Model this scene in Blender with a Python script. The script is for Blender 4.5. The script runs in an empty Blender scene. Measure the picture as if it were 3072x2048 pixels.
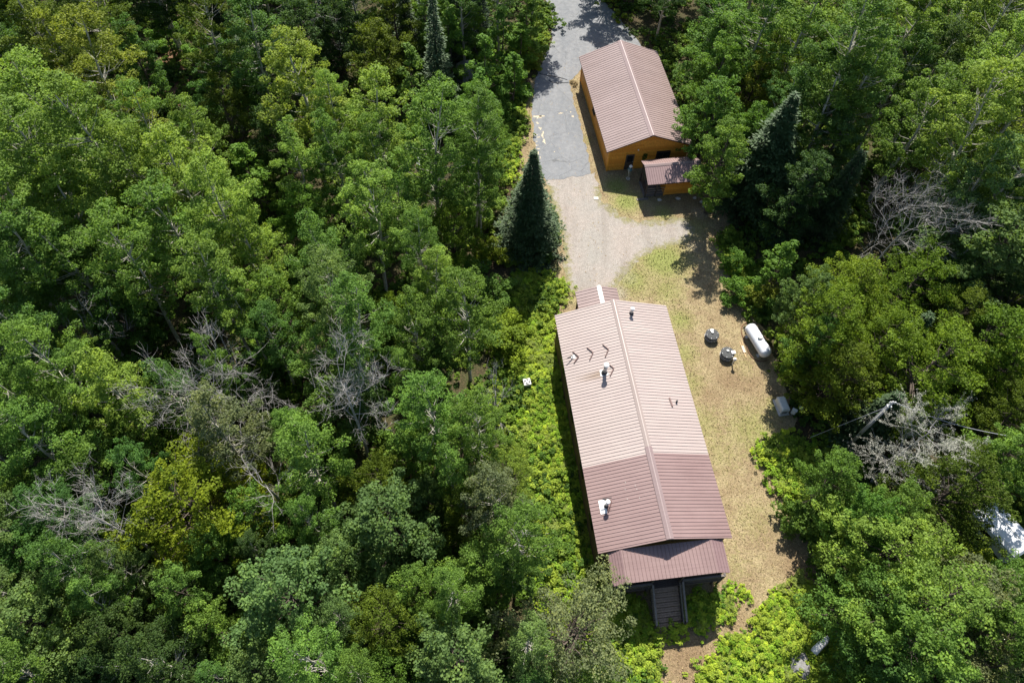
import bpy, math, random
import numpy as np
from mathutils import Vector, Matrix, noise as mnoise
from mathutils.geometry import tessellate_polygon
D = bpy.data
SC = bpy.context.scene
COL = SC.collection
R = np.random.default_rng(7)
random.seed(7)

# ------------------------------------------------------------------ camera, sky, sun, exposure
CAM_H, PITCH, ROLL, FPX = 49.4614, 0.5633, 0.0418, 2158.27      # height, tilt off nadir, roll, focal length (px of 3072)
_s, _c = math.sin(PITCH), math.cos(PITCH)
FWD = np.array([0, _s, -_c]); _up = np.array([0, _c, _s]); _rt = np.array([1.0, 0, 0])
RGT = math.cos(ROLL)*_rt + math.sin(ROLL)*_up
UPV = -math.sin(ROLL)*_rt + math.cos(ROLL)*_up
cam_d = D.cameras.new('camera'); cam = D.objects.new('camera', cam_d); COL.objects.link(cam)
cam.matrix_world = Matrix(((RGT[0], UPV[0], -FWD[0], 0), (RGT[1], UPV[1], -FWD[1], 0), (RGT[2], UPV[2], -FWD[2], CAM_H), (0, 0, 0, 1)))
cam_d.sensor_width = 36; cam_d.lens = 36*FPX/3072; cam_d.clip_end = 2000
SC.camera = cam
SUN = Vector((0.04, 0.85, 1.0)).normalized()
W = D.worlds.new('World'); SC.world = W; W.use_nodes = True
nt = W.node_tree; nt.nodes.clear()
sk = nt.nodes.new('ShaderNodeTexSky'); sk.sky_type = 'NISHITA'; sk.sun_disc = False
sk.sun_elevation = math.asin(SUN.z); sk.sun_rotation = math.atan2(SUN.x, SUN.y)
bg = nt.nodes.new('ShaderNodeBackground'); bg.inputs[1].default_value = 0.085
wo = nt.nodes.new('ShaderNodeOutputWorld')
nt.links.new(sk.outputs[0], bg.inputs[0]); nt.links.new(bg.outputs[0], wo.inputs[0])
sl = D.lights.new('sun', 'SUN'); sl.energy = 5.0; sl.angle = math.radians(0.5); sl.color = (1, 0.955, 0.88)
so = D.objects.new('sun', sl); COL.objects.link(so); so.rotation_euler = SUN.to_track_quat('Z', 'Y').to_euler()
so.location = (0, 60, 80)
SC.view_settings.view_transform = 'Standard'; SC.view_settings.look = 'None'
SC.view_settings.gamma = 1; SC.view_settings.use_curve_mapping = False
SC.view_settings.exposure = 1.0
SC.cycles.max_bounces = 6; SC.cycles.diffuse_bounces = 3; SC.cycles.glossy_bounces = 2; SC.cycles.transmission_bounces = 4

def at(px, py, z=0.0):
    "point of the place seen at a pixel of the 3072x2048 photograph, at height z"
    d = FWD + (px-1536)/FPX*RGT - (py-1024)/FPX*UPV
    t = (z-CAM_H)/d[2]
    return np.array([0, 0, CAM_H]) + t*d
def pix(P):
    d = np.array(P, float) - [0, 0, CAM_H]; z = d @ FWD
    return 1536+FPX*(d @ RGT)/z, 1024-FPX*(d @ UPV)/z

# ------------------------------------------------------------------ materials
def newmat(name):
    m = D.materials.new(name); m.use_nodes = True
    n = m.node_tree; n.nodes.clear()
    return m, n
def N(n, t, **kw):
    x = n.nodes.new(t)
    for k, v in kw.items():
        if k in x.bl_rna.properties: setattr(x, k, v)
    return x
def L(n, a, b): n.links.new(a, b)
def vmath(n, op, a, b):
    x = N(n, 'ShaderNodeMath', operation=op)
    for i, v in enumerate((a, b)):
        if hasattr(v, 'links'): L(n, v, x.inputs[i])
        elif v is not None: x.inputs[i].default_value = v
    return x.outputs[0]
def mixc(n, f, a, b, blend='MIX'):
    x = N(n, 'ShaderNodeMix', data_type='RGBA', blend_type=blend)
    for s, v in ((x.inputs[0], f), (x.inputs[6], a), (x.inputs[7], b)):
        if hasattr(v, 'links'): L(n, v, s)
        elif isinstance(v, (int, float)): s.default_value = v
        else: s.default_value = (*v, 1)
    return x.outputs[2]
def noise(n, vec, scale, detail=4, rough=.6, dist=0):
    x = N(n, 'ShaderNodeTexNoise'); x.inputs['Scale'].default_value = scale; x.inputs['Detail'].default_value = detail
    x.inputs['Roughness'].default_value = rough; x.inputs['Distortion'].default_value = dist
    if vec is not None: L(n, vec, x.inputs['Vector'])
    return x.outputs['Fac']
def ramp(n, f, a, b):
    x = N(n, 'ShaderNodeMapRange'); x.inputs['From Min'].default_value = a; x.inputs['From Max'].default_value = b; x.clamp = True
    L(n, f, x.inputs[0]); return x.outputs[0]
def pos(n): return N(n, 'ShaderNodeNewGeometry').outputs['Position']
def objc(n): return N(n, 'ShaderNodeTexCoord').outputs['Object']
def attr(n, a): return N(n, 'ShaderNodeAttribute', attribute_name=a).outputs['Fac']
def surf(n, col, rough=.7, spec=.3, bump=None, metal=0):
    b = N(n, 'ShaderNodeBsdfPrincipled'); o = N(n, 'ShaderNodeOutputMaterial')
    if hasattr(col, 'links'): L(n, col, b.inputs['Base Color'])
    else: b.inputs['Base Color'].default_value = (*col, 1)
    b.inputs['Roughness'].default_value = rough; b.inputs['Specular IOR Level'].default_value = spec; b.inputs['Metallic'].default_value = metal
    if bump:
        x = N(n, 'ShaderNodeBump'); x.inputs['Strength'].default_value = bump[1]; x.inputs['Distance'].default_value = bump[2]
        L(n, bump[0], x.inputs['Height']); L(n, x.outputs[0], b.inputs['Normal'])
    L(n, b.outputs[0], o.inputs[0]); return b
def plain(name, col, rough=.6, var=.25, scale=6, spec=.3, metal=0, bump=0):
    m, n = newmat(name)
    f = noise(n, objc(n), scale, 5)
    g = ramp(n, f, .25, .75)
    lo = tuple(c*(1-var) for c in col); hi = tuple(min(1, c*(1+var)) for c in col)
    surf(n, mixc(n, g, lo, hi), rough, spec, (f, bump, .02) if bump else None, metal)
    return m
def leafmat(name, trans=.42, warm=(1.14, 1.06, .75), gloss=.13, fixed=None):
    m, n = newmat(name)
    if fixed:
        oc = N(n, 'ShaderNodeRGB').outputs[0]; oc.default_value = (*fixed, 1)
    else: oc = N(n, 'ShaderNodeObjectInfo').outputs['Color']
    r = attr(n, 'rnd')
    bri = N(n, 'ShaderNodeMapRange'); bri.inputs['To Min'].default_value = .62; bri.inputs['To Max'].default_value = 1.38
    L(n, r, bri.inputs[0])
    gr = N(n, 'ShaderNodeCombineColor')
    for i in range(3): L(n, bri.outputs[0], gr.inputs[i])
    c = mixc(n, 1.0, oc, gr.outputs[0], 'MULTIPLY')
    c = mixc(n, vmath(n, 'MULTIPLY', ramp(n, r, .5, .9), .6), c, mixc(n, 1.0, c, (1.28, 1.1, .75), 'MULTIPLY'))
    big = ramp(n, noise(n, pos(n), .9, 3), .42, .72)
    c2 = mixc(n, 1.0, c, warm, 'MULTIPLY')
    c = mixc(n, vmath(n, 'MULTIPLY', big, .55), c, c2)
    b = N(n, 'ShaderNodeBsdfPrincipled'); L(n, c, b.inputs['Base Color'])
    b.inputs['Roughness'].default_value = .6; b.inputs['Specular IOR Level'].default_value = gloss
    t = N(n, 'ShaderNodeBsdfTranslucent'); L(n, mixc(n, 1.0, c, (1.25, 1.25, .55), 'MULTIPLY'), t.inputs[0])
    mx = N(n, 'ShaderNodeMixShader'); mx.inputs[0].default_value = trans
    o = N(n, 'ShaderNodeOutputMaterial')
    L(n, b.outputs[0], mx.inputs[1]); L(n, t.outputs[0], mx.inputs[2]); L(n, mx.outputs[0], o.inputs[0])
    return m
M = {}
M['leaf'] = leafmat('broad_leaf'); M['bramble'] = leafmat('bramble_leaf', .42, (1.5, 1.12, .6)); M['needle'] = leafmat('spruce_needle', .12, (1.1, 1.05, .9), .25)
M['bark'] = plain('aspen_bark', (.36, .34, .28), .85, .45, 5, bump=.4)
M['darkbark'] = plain('dark_bark', (.09, .07, .055), .9, .4, 6, bump=.5)
M['deadwood'] = plain('weathered_deadwood', (.33, .31, .285), .85, .3, 4, bump=.3)
M['whitewood'] = plain('bleached_birch_wood', (.66, .63, .60), .75, .3, 5, bump=.2)
M['lichen'] = plain('pale_lichen', (.36, .36, .29), .9, .3, 8)
def metal_roof(name, c, fade, stain=False, rough=.42):
    m, n = newmat(name); v = objc(n)
    f = noise(n, v, .35, 4); g = noise(n, v, 5, 5)
    mp = N(n, 'ShaderNodeMapping'); mp.inputs['Scale'].default_value = (.35, 9, 1); L(n, v, mp.inputs[0])
    st = noise(n, mp.outputs[0], 1.3, 5)
    col = mixc(n, ramp(n, f, .3, .7), c, fade)
    col = mixc(n, vmath(n, 'MULTIPLY', ramp(n, st, .42, .72), .5), col, tuple(x*.72 for x in c))
    col = mixc(n, vmath(n, 'MULTIPLY', ramp(n, g, .55, .8), .2), col, tuple(min(1, x*1.2) for x in fade))
    ob = N(n, 'ShaderNodeObjectInfo').outputs['Random']
    col = mixc(n, vmath(n, 'MULTIPLY', ob, .16), col, tuple(x*.6 for x in c))
    if stain:
        sx = N(n, 'ShaderNodeSeparateXYZ'); L(n, v, sx.inputs[0])
        a = ramp(n, sx.outputs[0], -3.9, -2.1); b = vmath(n, 'LESS_THAN', sx.outputs[0], -2.0)
        dy = vmath(n, 'ABSOLUTE', vmath(n, 'SUBTRACT', sx.outputs[1], 3.25), None)
        w = N(n, 'ShaderNodeMapRange'); w.inputs['From Min'].default_value = .45; w.inputs['From Max'].default_value = .1; L(n, dy, w.inputs[0])
        k = vmath(n, 'MULTIPLY', vmath(n, 'MULTIPLY', a, b), vmath(n, 'MULTIPLY', w.outputs[0], vmath(n, 'ADD', ramp(n, st, .2, .7), .25)))
        col = mixc(n, vmath(n, 'MULTIPLY', k, .8), col, (.22, .15, .09))
    surf(n, col, rough, .4, (g, .05, .01))
    return m
M['roof_old'] = metal_roof('faded_pink_roof_metal', (.375, .305, .28), (.41, .345, .31), True)
M['roof_new'] = metal_roof('mauve_brown_roof_metal', (.225, .148, .138), (.265, .183, .170))
M['roof_gar'] = metal_roof('dusty_mauve_roof_metal', (.25, .182, .168), (.29, .218, .204))
M['roof_ann'] = metal_roof('brown_mauve_roof_metal', (.215, .14, .14), (.265, .18, .175))
M['cap_gar'] = metal_roof('pale_mauve_ridge_metal', (.225, .165, .158), (.25, .185, .178))
M['cap_old'] = metal_roof('beige_ridge_metal', (.30, .24, .215), (.32, .26, .235))
M['white'] = plain('white_paint', (.78, .77, .74), .45, .08)
M['offwhite'] = plain('chalky_white', (.72, .70, .66), .6, .12)
M['brownmetal'] = plain('brown_coated_metal', (.13, .07, .06), .5, .2)
M['steel'] = plain('dull_galvanized_steel', (.42, .43, .44), .38, .2, metal=.5)
M['black'] = plain('black_rubber', (.025, .025, .028), .6, .2)
M['darkglass'] = plain('dark_window_glass', (.015, .018, .022), .12, .1, spec=.6)
M['orange'] = plain('orange_stained_siding', (.60, .235, .03), .5, .28, 9, bump=.15)
M['orange2'] = plain('amber_stained_siding', (.66, .29, .04), .5, .25, 7, bump=.15)
M['darkwood'] = plain('dark_stained_deck_wood', (.075, .058, .05), .8, .35, 8, bump=.3)
M['stepwood'] = plain('grey_brown_stair_wood', (.34, .24, .17), .8, .35, 8, bump=.3)
M['railwood'] = plain('greyed_rail_wood', (.16, .14, .125), .8, .3, 8, bump=.2)
M['brownwall'] = plain('brown_house_siding', (.12, .075, .05), .7, .2)
M['fascia'] = plain('dark_brown_fascia', (.05, .03, .026), .6, .2)
M['concrete'] = plain('pale_concrete', (.52, .49, .44), .9, .15, 12)
M['rock'] = plain('grey_granite', (.20, .195, .185), .9, .4, 5, bump=.8)
M['palerock'] = plain('pale_granite', (.52, .48, .44), .9, .3, 6, bump=.6)
M['lid'] = plain('dark_fibreglass_lid', (.055, .057, .057), .75, .5, 14, bump=.4)
M['riser'] = plain('charcoal_corrugated_plastic', (.045, .047, .05), .55, .3, 6)
M['tank'] = plain('white_tank_paint', (.72, .74, .76), .35, .06, spec=.45)
M['beige'] = plain('pale_grey_powder_coat', (.62, .62, .58), .45, .08)
M['board'] = plain('weathered_pink_board', (.62, .45, .36), .8, .2)
M['stick'] = plain('yellow_pine_stick', (.55, .38, .2), .8, .2)
M['grime'] = plain('teal_painted_resin', (.08, .15, .17), .6, .3)
M['resin'] = plain('pale_cast_resin', (.30, .28, .23), .7, .2)
M['dirt'] = plain('disturbed_brown_soil', (.16, .09, .05), .95, .35, 12, bump=.5)
M['trailer'] = plain('white_trailer_skin', (.74, .75, .77), .35, .07)
M['rosewood'] = plain('grey_pole_wood', (.30, .30, .30), .85, .3, 8, bump=.3)
M['wire'] = plain('grey_power_cable', (.35, .36, .38), .5, .1)
M['tarp'] = plain('white_tarp_cloth', (.8, .8, .83), .6, .08)
M['litter'] = plain('reddish_cloth', (.35, .08, .10), .8, .2)

def m_floor():
    m, n = newmat('forest_floor_litter'); p = pos(n)
    a = noise(n, p, .5, 5); b = noise(n, p, 7, 6)
    c = mixc(n, ramp(n, a, .35, .65), (.045, .035, .02), (.035, .05, .015))
    c = mixc(n, ramp(n, b, .45, .75), c, (.13, .09, .055))
    surf(n, c, .95, .1, (b, .8, .06)); return m
def mottle(n, c, p, layers):
    "fine grain: multiply the colour by contrasty noise at several sizes"
    for sc, lo, hi in layers:
        x = N(n, 'ShaderNodeMapRange'); x.inputs['From Min'].default_value = .36; x.inputs['From Max'].default_value = .64
        x.inputs['To Min'].default_value = lo; x.inputs['To Max'].default_value = hi; L(n, noise(n, p, sc, 3, .6), x.inputs[0])
        g = N(n, 'ShaderNodeCombineColor')
        for i in range(3): L(n, x.outputs[0], g.inputs[i])
        c = mixc(n, 1.0, c, g.outputs[0], 'MULTIPLY')
    return c
def m_lawn():
    m, n = newmat('dry_mown_lawn'); p = pos(n)
    a = noise(n, p, .8, 5, .6, .4); b = noise(n, p, 9, 6, .7); s = noise(n, p, 28, 3, .7)
    g = attr(n, 'green'); br = attr(n, 'brown'); gv = attr(n, 'stone')
    f = noise(n, p, 55, 2, .8); e = noise(n, p, 3.2, 5, .65)
    c = mixc(n, ramp(n, a, .38, .62), (.32, .255, .145), (.225, .16, .095))
    c = mixc(n, vmath(n, 'MULTIPLY', ramp(n, e, .45, .68), .38), c, (.225, .205, .085))
    c = mixc(n, vmath(n, 'MULTIPLY', ramp(n, vmath(n, 'ADD', vmath(n, 'MULTIPLY', e, .9), g), .55, 1.25), .85), c, (.20, .225, .055))
    c = mixc(n, vmath(n, 'MULTIPLY', ramp(n, vmath(n, 'ADD', vmath(n, 'MULTIPLY', b, .6), g), .85, 1.4), .8), c, (.155, .215, .04))
    c = mixc(n, vmath(n, 'MULTIPLY', ramp(n, vmath(n, 'ADD', b, br), .5, 1.2), br), c, (.185, .12, .07))
    c = mixc(n, ramp(n, vmath(n, 'ADD', vmath(n, 'MULTIPLY', b, .8), gv), .75, 1.2), c, (.33, .30, .255))
    c = mixc(n, vmath(n, 'MULTIPLY', ramp(n, s, .48, .72), .65), c, (.40, .33, .20))
    c = mixc(n, vmath(n, 'MULTIPLY', ramp(n, b, .52, .32), .55), c, (.13, .105, .05))
    c = mixc(n, vmath(n, 'MULTIPLY', ramp(n, f, .5, .32), .45), c, (.10, .075, .035))
    c = mottle(n, c, p, ((6, .78, 1.16), (14, .70, 1.25), (34, .82, 1.15)))
    surf(n, c, .95, .1, (s, .4, .012)); return m
def m_gravel():
    m, n = newmat('pale_pinkish_gravel'); p = pos(n)
    a = noise(n, p, .35, 5); b = noise(n, p, 12, 6, .7)
    vo = N(n, 'ShaderNodeTexVoronoi'); vo.inputs['Scale'].default_value = 16; L(n, p, vo.inputs['Vector'])
    c = mixc(n, ramp(n, a, .35, .65), (.295, .255, .225), (.26, .245, .22))
    c = mixc(n, vmath(n, 'MULTIPLY', ramp(n, b, .45, .7), .5), c, (.46, .41, .36))
    c = mixc(n, vmath(n, 'MULTIPLY', ramp(n, b, .5, .3), .5), c, (.2, .165, .12))
    g = attr(n, 'green')
    c = mixc(n, ramp(n, vmath(n, 'ADD', noise(n, p, 2.2, 6, .75), vmath(n, 'MULTIPLY', g, .9)), .78, .98), c, mixc(n, ramp(n, b, .4, .6), (.155, .165, .06), (.25, .21, .12)))
    mp = N(n, 'ShaderNodeMapping'); mp.inputs['Rotation'].default_value = (0, 0, .25); mp.inputs['Scale'].default_value = (.9, .12, 1); L(n, p, mp.inputs[0])
    rut = noise(n, mp.outputs[0], 1.0, 4)
    c = mixc(n, vmath(n, 'MULTIPLY', ramp(n, rut, .48, .62), .35), c, (.20, .175, .15))
    c = mottle(n, c, p, ((3, .92, 1.06), (11, .86, 1.1), (30, .86, 1.12)))
    surf(n, c, .95, .15, (vo.outputs['Distance'], .6, .03)); return m
def m_asphalt():
    m, n = newmat('sun_bleached_asphalt'); p = pos(n)
    mp = N(n, 'ShaderNodeMapping'); mp.inputs['Scale'].default_value = (1, .25, 1); L(n, p, mp.inputs[0])
    a = noise(n, mp.outputs[0], .8, 5); b = noise(n, p, 18, 5, .7); d = noise(n, p, 2.2, 5)
    c = mixc(n, ramp(n, a, .3, .7), (.15, .158, .168), (.205, .207, .21))
    c = mixc(n, vmath(n, 'MULTIPLY', ramp(n, d, .5, .75), .4), c, (.27, .265, .25))
    c = mixc(n, vmath(n, 'MULTIPLY', ramp(n, d, .45, .3), .45), c, (.115, .12, .13))
    c = mixc(n, vmath(n, 'MULTIPLY', ramp(n, b, .5, .7), .3), c, (.3, .3, .29))
    wn = N(n, 'ShaderNodeTexNoise'); wn.inputs['Scale'].default_value = 1.2; L(n, p, wn.inputs['Vector'])
    wp = mixc(n, .25, p, wn.outputs['Color'])
    cr = N(n, 'ShaderNodeTexVoronoi', feature='DISTANCE_TO_EDGE'); cr.inputs['Scale'].default_value = .45; L(n, wp, cr.inputs['Vector'])
    k = N(n, 'ShaderNodeMapRange'); k.inputs['From Min'].default_value = .014; k.inputs['From Max'].default_value = .004; L(n, cr.outputs['Distance'], k.inputs[0])
    c = mixc(n, vmath(n, 'MULTIPLY', k.outputs[0], vmath(n, 'MULTIPLY', ramp(n, d, .4, .6), .6)), c, (.07, .07, .07))
    c = mottle(n, c, p, ((2.5, .93, 1.06), (16, .9, 1.08)))
    surf(n, c, .9, .2, (b, .4, .02)); return m
M['floor'] = m_floor(); M['lawn'] = m_lawn(); M['gravel'] = m_gravel(); M['asphalt'] = m_asphalt()
M['sand'] = plain('washed_out_sand', (.50, .42, .29), .95, .2, 10)
def m_grass():
    m, n = newmat('grass_blades'); r = attr(n, 'rnd'); g = attr(n, 'green')
    c = mixc(n, r, (.23, .155, .075), (.42, .33, .17))
    c2 = mixc(n, r, (.12, .17, .03), (.27, .30, .075))
    surf(n, mixc(n, g, c, c2), .8, .15); return m
M['grass'] = m_grass()

# ------------------------------------------------------------------ mesh helpers
def link(o, parent=None):
    COL.objects.link(o)
    if parent: o.parent = parent
    return o
def tag(o, label=None, cat=None, group=None, kind=None):
    for k, v in (('label', label), ('category', cat), ('group', group), ('kind', kind)):
        if v: o[k] = v
    return o
def empty(name, loc, rz=0, label=None, cat=None, group=None):
    o = D.objects.new(name, None); o.empty_display_size = .3
    o.location = loc; o.rotation_euler = (0, 0, rz); COL.objects.link(o)
    return tag(o, label, cat, group)
def npmesh(name, V, F, mat, attrs=None, smooth=False):
    "V (n,3); F (m,k) uniform polygons"
    me = D.meshes.new(name); V = np.asarray(V, np.float32); F = np.asarray(F, np.int32)
    me.vertices.add(len(V)); me.vertices.foreach_set('co', V.ravel())
    k = F.shape[1]
    me.loops.add(F.size); me.loops.foreach_set('vertex_index', F.ravel())
    me.polygons.add(len(F)); me.polygons.foreach_set('loop_start', np.arange(0, F.size, k, dtype=np.int32))
    me.polygons.foreach_set('loop_total', np.full(len(F), k, np.int32))
    if smooth: me.polygons.foreach_set('use_smooth', np.ones(len(F), bool))
    me.materials.append(mat)
    for a, v in (attrs or {}).items():
        t = me.attributes.new(a, 'FLOAT', 'POINT'); t.data.foreach_set('value', np.asarray(v, np.float32))
    me.update(calc_edges=True); me.validate()
    return me
class MB:
    def __init__(s): s.v = []; s.f = []
    def add(s, V, F):
        o = len(s.v); s.v += [tuple(map(float, p)) for p in V]; s.f += [tuple(i+o for i in f) for f in F]; return s
    def box(s, a, b):
        x0, y0, z0 = a; x1, y1, z1 = b
        return s.add([(x0, y0, z0), (x1, y0, z0), (x1, y1, z0), (x0, y1, z0), (x0, y0, z1), (x1, y0, z1), (x1, y1, z1), (x0, y1, z1)],
                     [(3, 2, 1, 0), (4, 5, 6, 7), (0, 1, 5, 4), (1, 2, 6, 5), (2, 3, 7, 6), (3, 0, 4, 7)])
    def beam(s, a, b, w, h):
        a = Vector(a); b = Vector(b); d = (b-a).normalized(); up = Vector((0, 0, 1)) if abs(d.z) < .95 else Vector((1, 0, 0))
        x = d.cross(up).normalized()*w/2; y = x.cross(d).normalized()*h/2
        V = [p+i*x+j*y for p in (a, b) for i, j in ((-1, -1), (1, -1), (1, 1), (-1, 1))]
        return s.add(V, [(0, 1, 2, 3), (7, 6, 5, 4), (0, 4, 5, 1), (1, 5, 6, 2), (2, 6, 7, 3), (3, 7, 4, 0)])
    def tube(s, pts, rad, n=8, cap=True):
        V, F = tube(pts, rad, n)
        s.add(V, F)
        if cap: o = len(s.v)-len(V); s.f.append(tuple(o+i for i in range(n))[::-1]); s.f.append(tuple(o+len(V)-n+i for i in range(n)))
        return s
    def lathe(s, prof, n=20, c=(0, 0, 0)):
        V = [(c[0]+r*math.cos(2*math.pi*i/n), c[1]+r*math.sin(2*math.pi*i/n), c[2]+z) for r, z in prof for i in range(n)]
        F = [(j*n+i, j*n+(i+1) % n, (j+1)*n+(i+1) % n, (j+1)*n+i) for j in range(len(prof)-1) for i in range(n)]
        F.append(tuple(range(n))[::-1]); F.append(tuple((len(prof)-1)*n+i for i in range(n)))
        return s.add(V, F)
    def mesh(s, name, mat, smooth=False):
        me = D.meshes.new(name); me.from_pydata(s.v, [], s.f); me.materials.append(mat)
        if smooth: me.shade_smooth() if hasattr(me, 'shade_smooth') else me.polygons.foreach_set('use_smooth', [True]*len(me.polygons))
        me.update(); return me
    def build(s, name, mat, parent=None, smooth=False):
        return link(D.objects.new(name, s.mesh(name, mat, smooth)), parent)
def tube(pts, rad, n=6):
    pts = np.asarray(pts, float); k = len(pts)
    rad = np.full(k, rad) if np.isscalar(rad) else np.asarray(rad, float)
    t = np.gradient(pts, axis=0); t /= np.linalg.norm(t, axis=1)[:, None]+1e-9
    ref = np.array([0, 0, 1.0]) if abs(t[0, 2]) < .9 else np.array([1.0, 0, 0])
    V = []
    for i in range(k):
        x = np.cross(t[i], ref); x /= np.linalg.norm(x)+1e-9; y = np.cross(t[i], x)
        for j in range(n):
            a = 2*math.pi*j/n; V.append(pts[i]+rad[i]*(math.cos(a)*x+math.sin(a)*y))
    F = [(i*n+j, i*n+(j+1) % n, (i+1)*n+(j+1) % n, (i+1)*n+j) for i in range(k-1) for j in range(n)]
    return V, F
def bevel(o, w=.01, seg=2):
    b = o.modifiers.new('bevel', 'BEVEL'); b.width = w; b.segments = seg; b.limit_method = 'ANGLE'; return o

# ------------------------------------------------------------------ ground sheets
def resample(poly, step):
    out = []
    for i in range(len(poly)):
        a = np.array(poly[i][:2]); b = np.array(poly[(i+1) % len(poly)][:2]); m = max(1, int(np.linalg.norm(b-a)/step))
        out += [a+(b-a)*j/m for j in range(m)]
    return np.array(out)
def smoothpoly(P, it=2):
    for _ in range(it):
        P = np.vstack([(.75*P+.25*np.roll(P, -1, 0))[:, None], ]).reshape(-1, 2) if False else np.stack([.75*P+.25*np.roll(P, -1, 0), .25*P+.75*np.roll(P, -1, 0)], 1).reshape(-1, 2)
    return P
def ragged(P, amp, seed):
    out = []
    for x, y in P:
        v = Vector((x*1.3, y*1.3, seed)); w = Vector((x*5, y*5, seed+3))
        out.append((x+amp*(mnoise.noise(v)+.5*mnoise.noise(w)), y+amp*(mnoise.noise(v+Vector((9, 4, 0)))+.5*mnoise.noise(w+Vector((4, 2, 0))))))
    return np.array(out)
def inside(P, pts):
    P = np.asarray(P); pts = np.atleast_2d(pts); x, y = pts[:, 0], pts[:, 1]
    r = np.zeros(len(pts), bool); q = np.roll(P, 1, 0)
    for (x1, y1), (x2, y2) in zip(P, q):
        c = ((y1 > y) != (y2 > y)) & (x < (x2-x1)*(y-y1)/(y2-y1+1e-12)+x1); r ^= c
    return r
def pxpoly(L_, z=0): return np.array([at(x, y, z)[:2] for x, y in L_])
import bmesh
def sheet(name, poly, z, mat, attrs=None, cell=.6, thick=0):
    bm = bmesh.new(); vs = [bm.verts.new((x, y, z)) for x, y in poly]
    for t in tessellate_polygon([[Vector((x, y, 0)) for x, y in poly]]):
        try: bm.faces.new([vs[i] for i in t])
        except ValueError: pass
    if cell:
        P = np.array(poly)
        for ax in (0, 1):
            for c in np.arange(P[:, ax].min(), P[:, ax].max(), cell):
                no = [0, 0, 0]; no[ax] = 1; co = [0, 0, 0]; co[ax] = c+.013
                bmesh.ops.bisect_plane(bm, geom=bm.verts[:]+bm.edges[:]+bm.faces[:], plane_co=co, plane_no=no)
    for f in bm.faces:
        if f.normal.z < 0: f.normal_flip()
    me = D.meshes.new(name); bm.to_mesh(me); bm.free(); me.materials.append(mat)
    if attrs:
        co = np.zeros(len(me.vertices)*3, np.float32); me.vertices.foreach_get('co', co); co = co.reshape(-1, 3)
        for a, fn in attrs.items():
            t = me.attributes.new(a, 'FLOAT', 'POINT'); t.data.foreach_set('value', fn(co[:, 0], co[:, 1]).astype(np.float32))
    o = link(D.objects.new(name, me)); return tag(o, kind='structure')
def blobs(lst):
    B = [(at(x, y)[:2], r*.0238, s) for x, y, r, s in lst]
    def f(x, y):
        o = np.zeros(len(x))
        for c, r, s in B:
            d = np.hypot(x-c[0], y-c[1])/r; o = np.maximum(o, s*np.clip(1.3-d, 0, 1))
        return o
    return f
fgreen = blobs([(1990, 780, 120, .85), (1900, 840, 90, .7), (1830, 860, 60, .6), (1880, 605, 70, .9), (1990, 640, 50, .7), (2040, 960, 60, .7), (2050, 1060, 60, .6), (2070, 1150, 60, .55), (2100, 1270, 80, .5),
                (2260, 1290, 110, .55), (2330, 1220, 50, .6), (2160, 1350, 90, .35), (2230, 1100, 60, .3), (2090, 680, 70, .5), (1610, 300, 60, .6), (1580, 540, 60, .6), (1660, 640, 50, .5), (1690, 880, 60, .6),
                (2270, 1560, 80, .3), (2200, 1700, 70, .25), (1850, 560, 60, .9), (1760, 420, 40, .4), (1790, 640, 40, .5), (2000, 870, 80, .6)])
fbrown = blobs([(2150, 920, 90, .35), (2120, 850, 60, .4), (2190, 1130, 90, .7), (2130, 1180, 60, .6), (2250, 1160, 80, .6), (2290, 1010, 60, .7), (2060, 1960, 110, .95), (2200, 1840, 90, .7), (2400, 1700, 90, .8), (2330, 1620, 80, .5), (2500, 2010, 120, .9), (2080, 620, 110, .5), (2150, 700, 70, .5)])
fstone = blobs([(1880, 830, 80, .45), (1850, 880, 70, .6), (2000, 700, 60, .7), (2080, 740, 50, .5), (1660, 620, 50, .5), (1690, 780, 50, .6), (2100, 640, 60, .5), (1810, 500, 30, .3), (2020, 1040, 40, .3)])
sheet('forest_floor', [(-160, -40), (160, -40), (160, 240), (-160, 240)], 0, M['floor'], cell=0)
LAWN = smoothpoly(pxpoly([(1600, 220), (1578, 300), (1560, 420), (1560, 560), (1640, 620), (1670, 720), (1680, 850), (1650, 920), (1650, 1000), (1700, 1200), (1740, 1500), (1800, 1700), (1830, 1900), (1960, 1930), (1960, 2160), (2560, 2160), (2570, 1960), (2500, 1800), (2460, 1730),
                    (2450, 1650), (2390, 1560), (2340, 1450), (2280, 1370), (2320, 1310), (2380, 1300), (2400, 1240), (2345, 1150), (2320, 1060), (2300, 1000), (2260, 930), (2200, 870), (2190, 760), (2180, 700), (2220, 600), (2180, 500), (2100, 420), (1900, 420), (1800, 100), (1740, 170)]), 1)
sheet('lawn', ragged(resample(LAWN, .35), .35, 1.0), .004, M['lawn'], {'green': fgreen, 'brown': fbrown, 'stone': fstone}, .5)
GRAV = smoothpoly(pxpoly([(1634, 528), (1775, 512), (1795, 550), (1805, 600), (1850, 640), (1900, 662), (1980, 662), (2050, 650), (2085, 680), (2070, 725), (1990, 745), (1930, 770), (1890, 805), (1860, 840), (1840, 880), (1700, 890), (1692, 810), (1690, 730), (1668, 650), (1650, 590)]), 1)
gedge = resample(GRAV, .5)
def fgedge(x, y):
    d = np.min(np.hypot(x[:, None]-gedge[None, :, 0], y[:, None]-gedge[None, :, 1]), axis=1)
    gx = at(1700, 530)[1]
    o = np.clip(.62-d/2.6, 0, .62); o[y > gx-1.2] *= .2; return o
sheet('path', ragged(resample(smoothpoly(pxpoly([(485, 130), (530, 130), (560, 240), (580, 330), (500, 370), (470, 260)]), 1), .4), .4, 3.0), .004, M['dirt'], cell=0)
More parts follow.
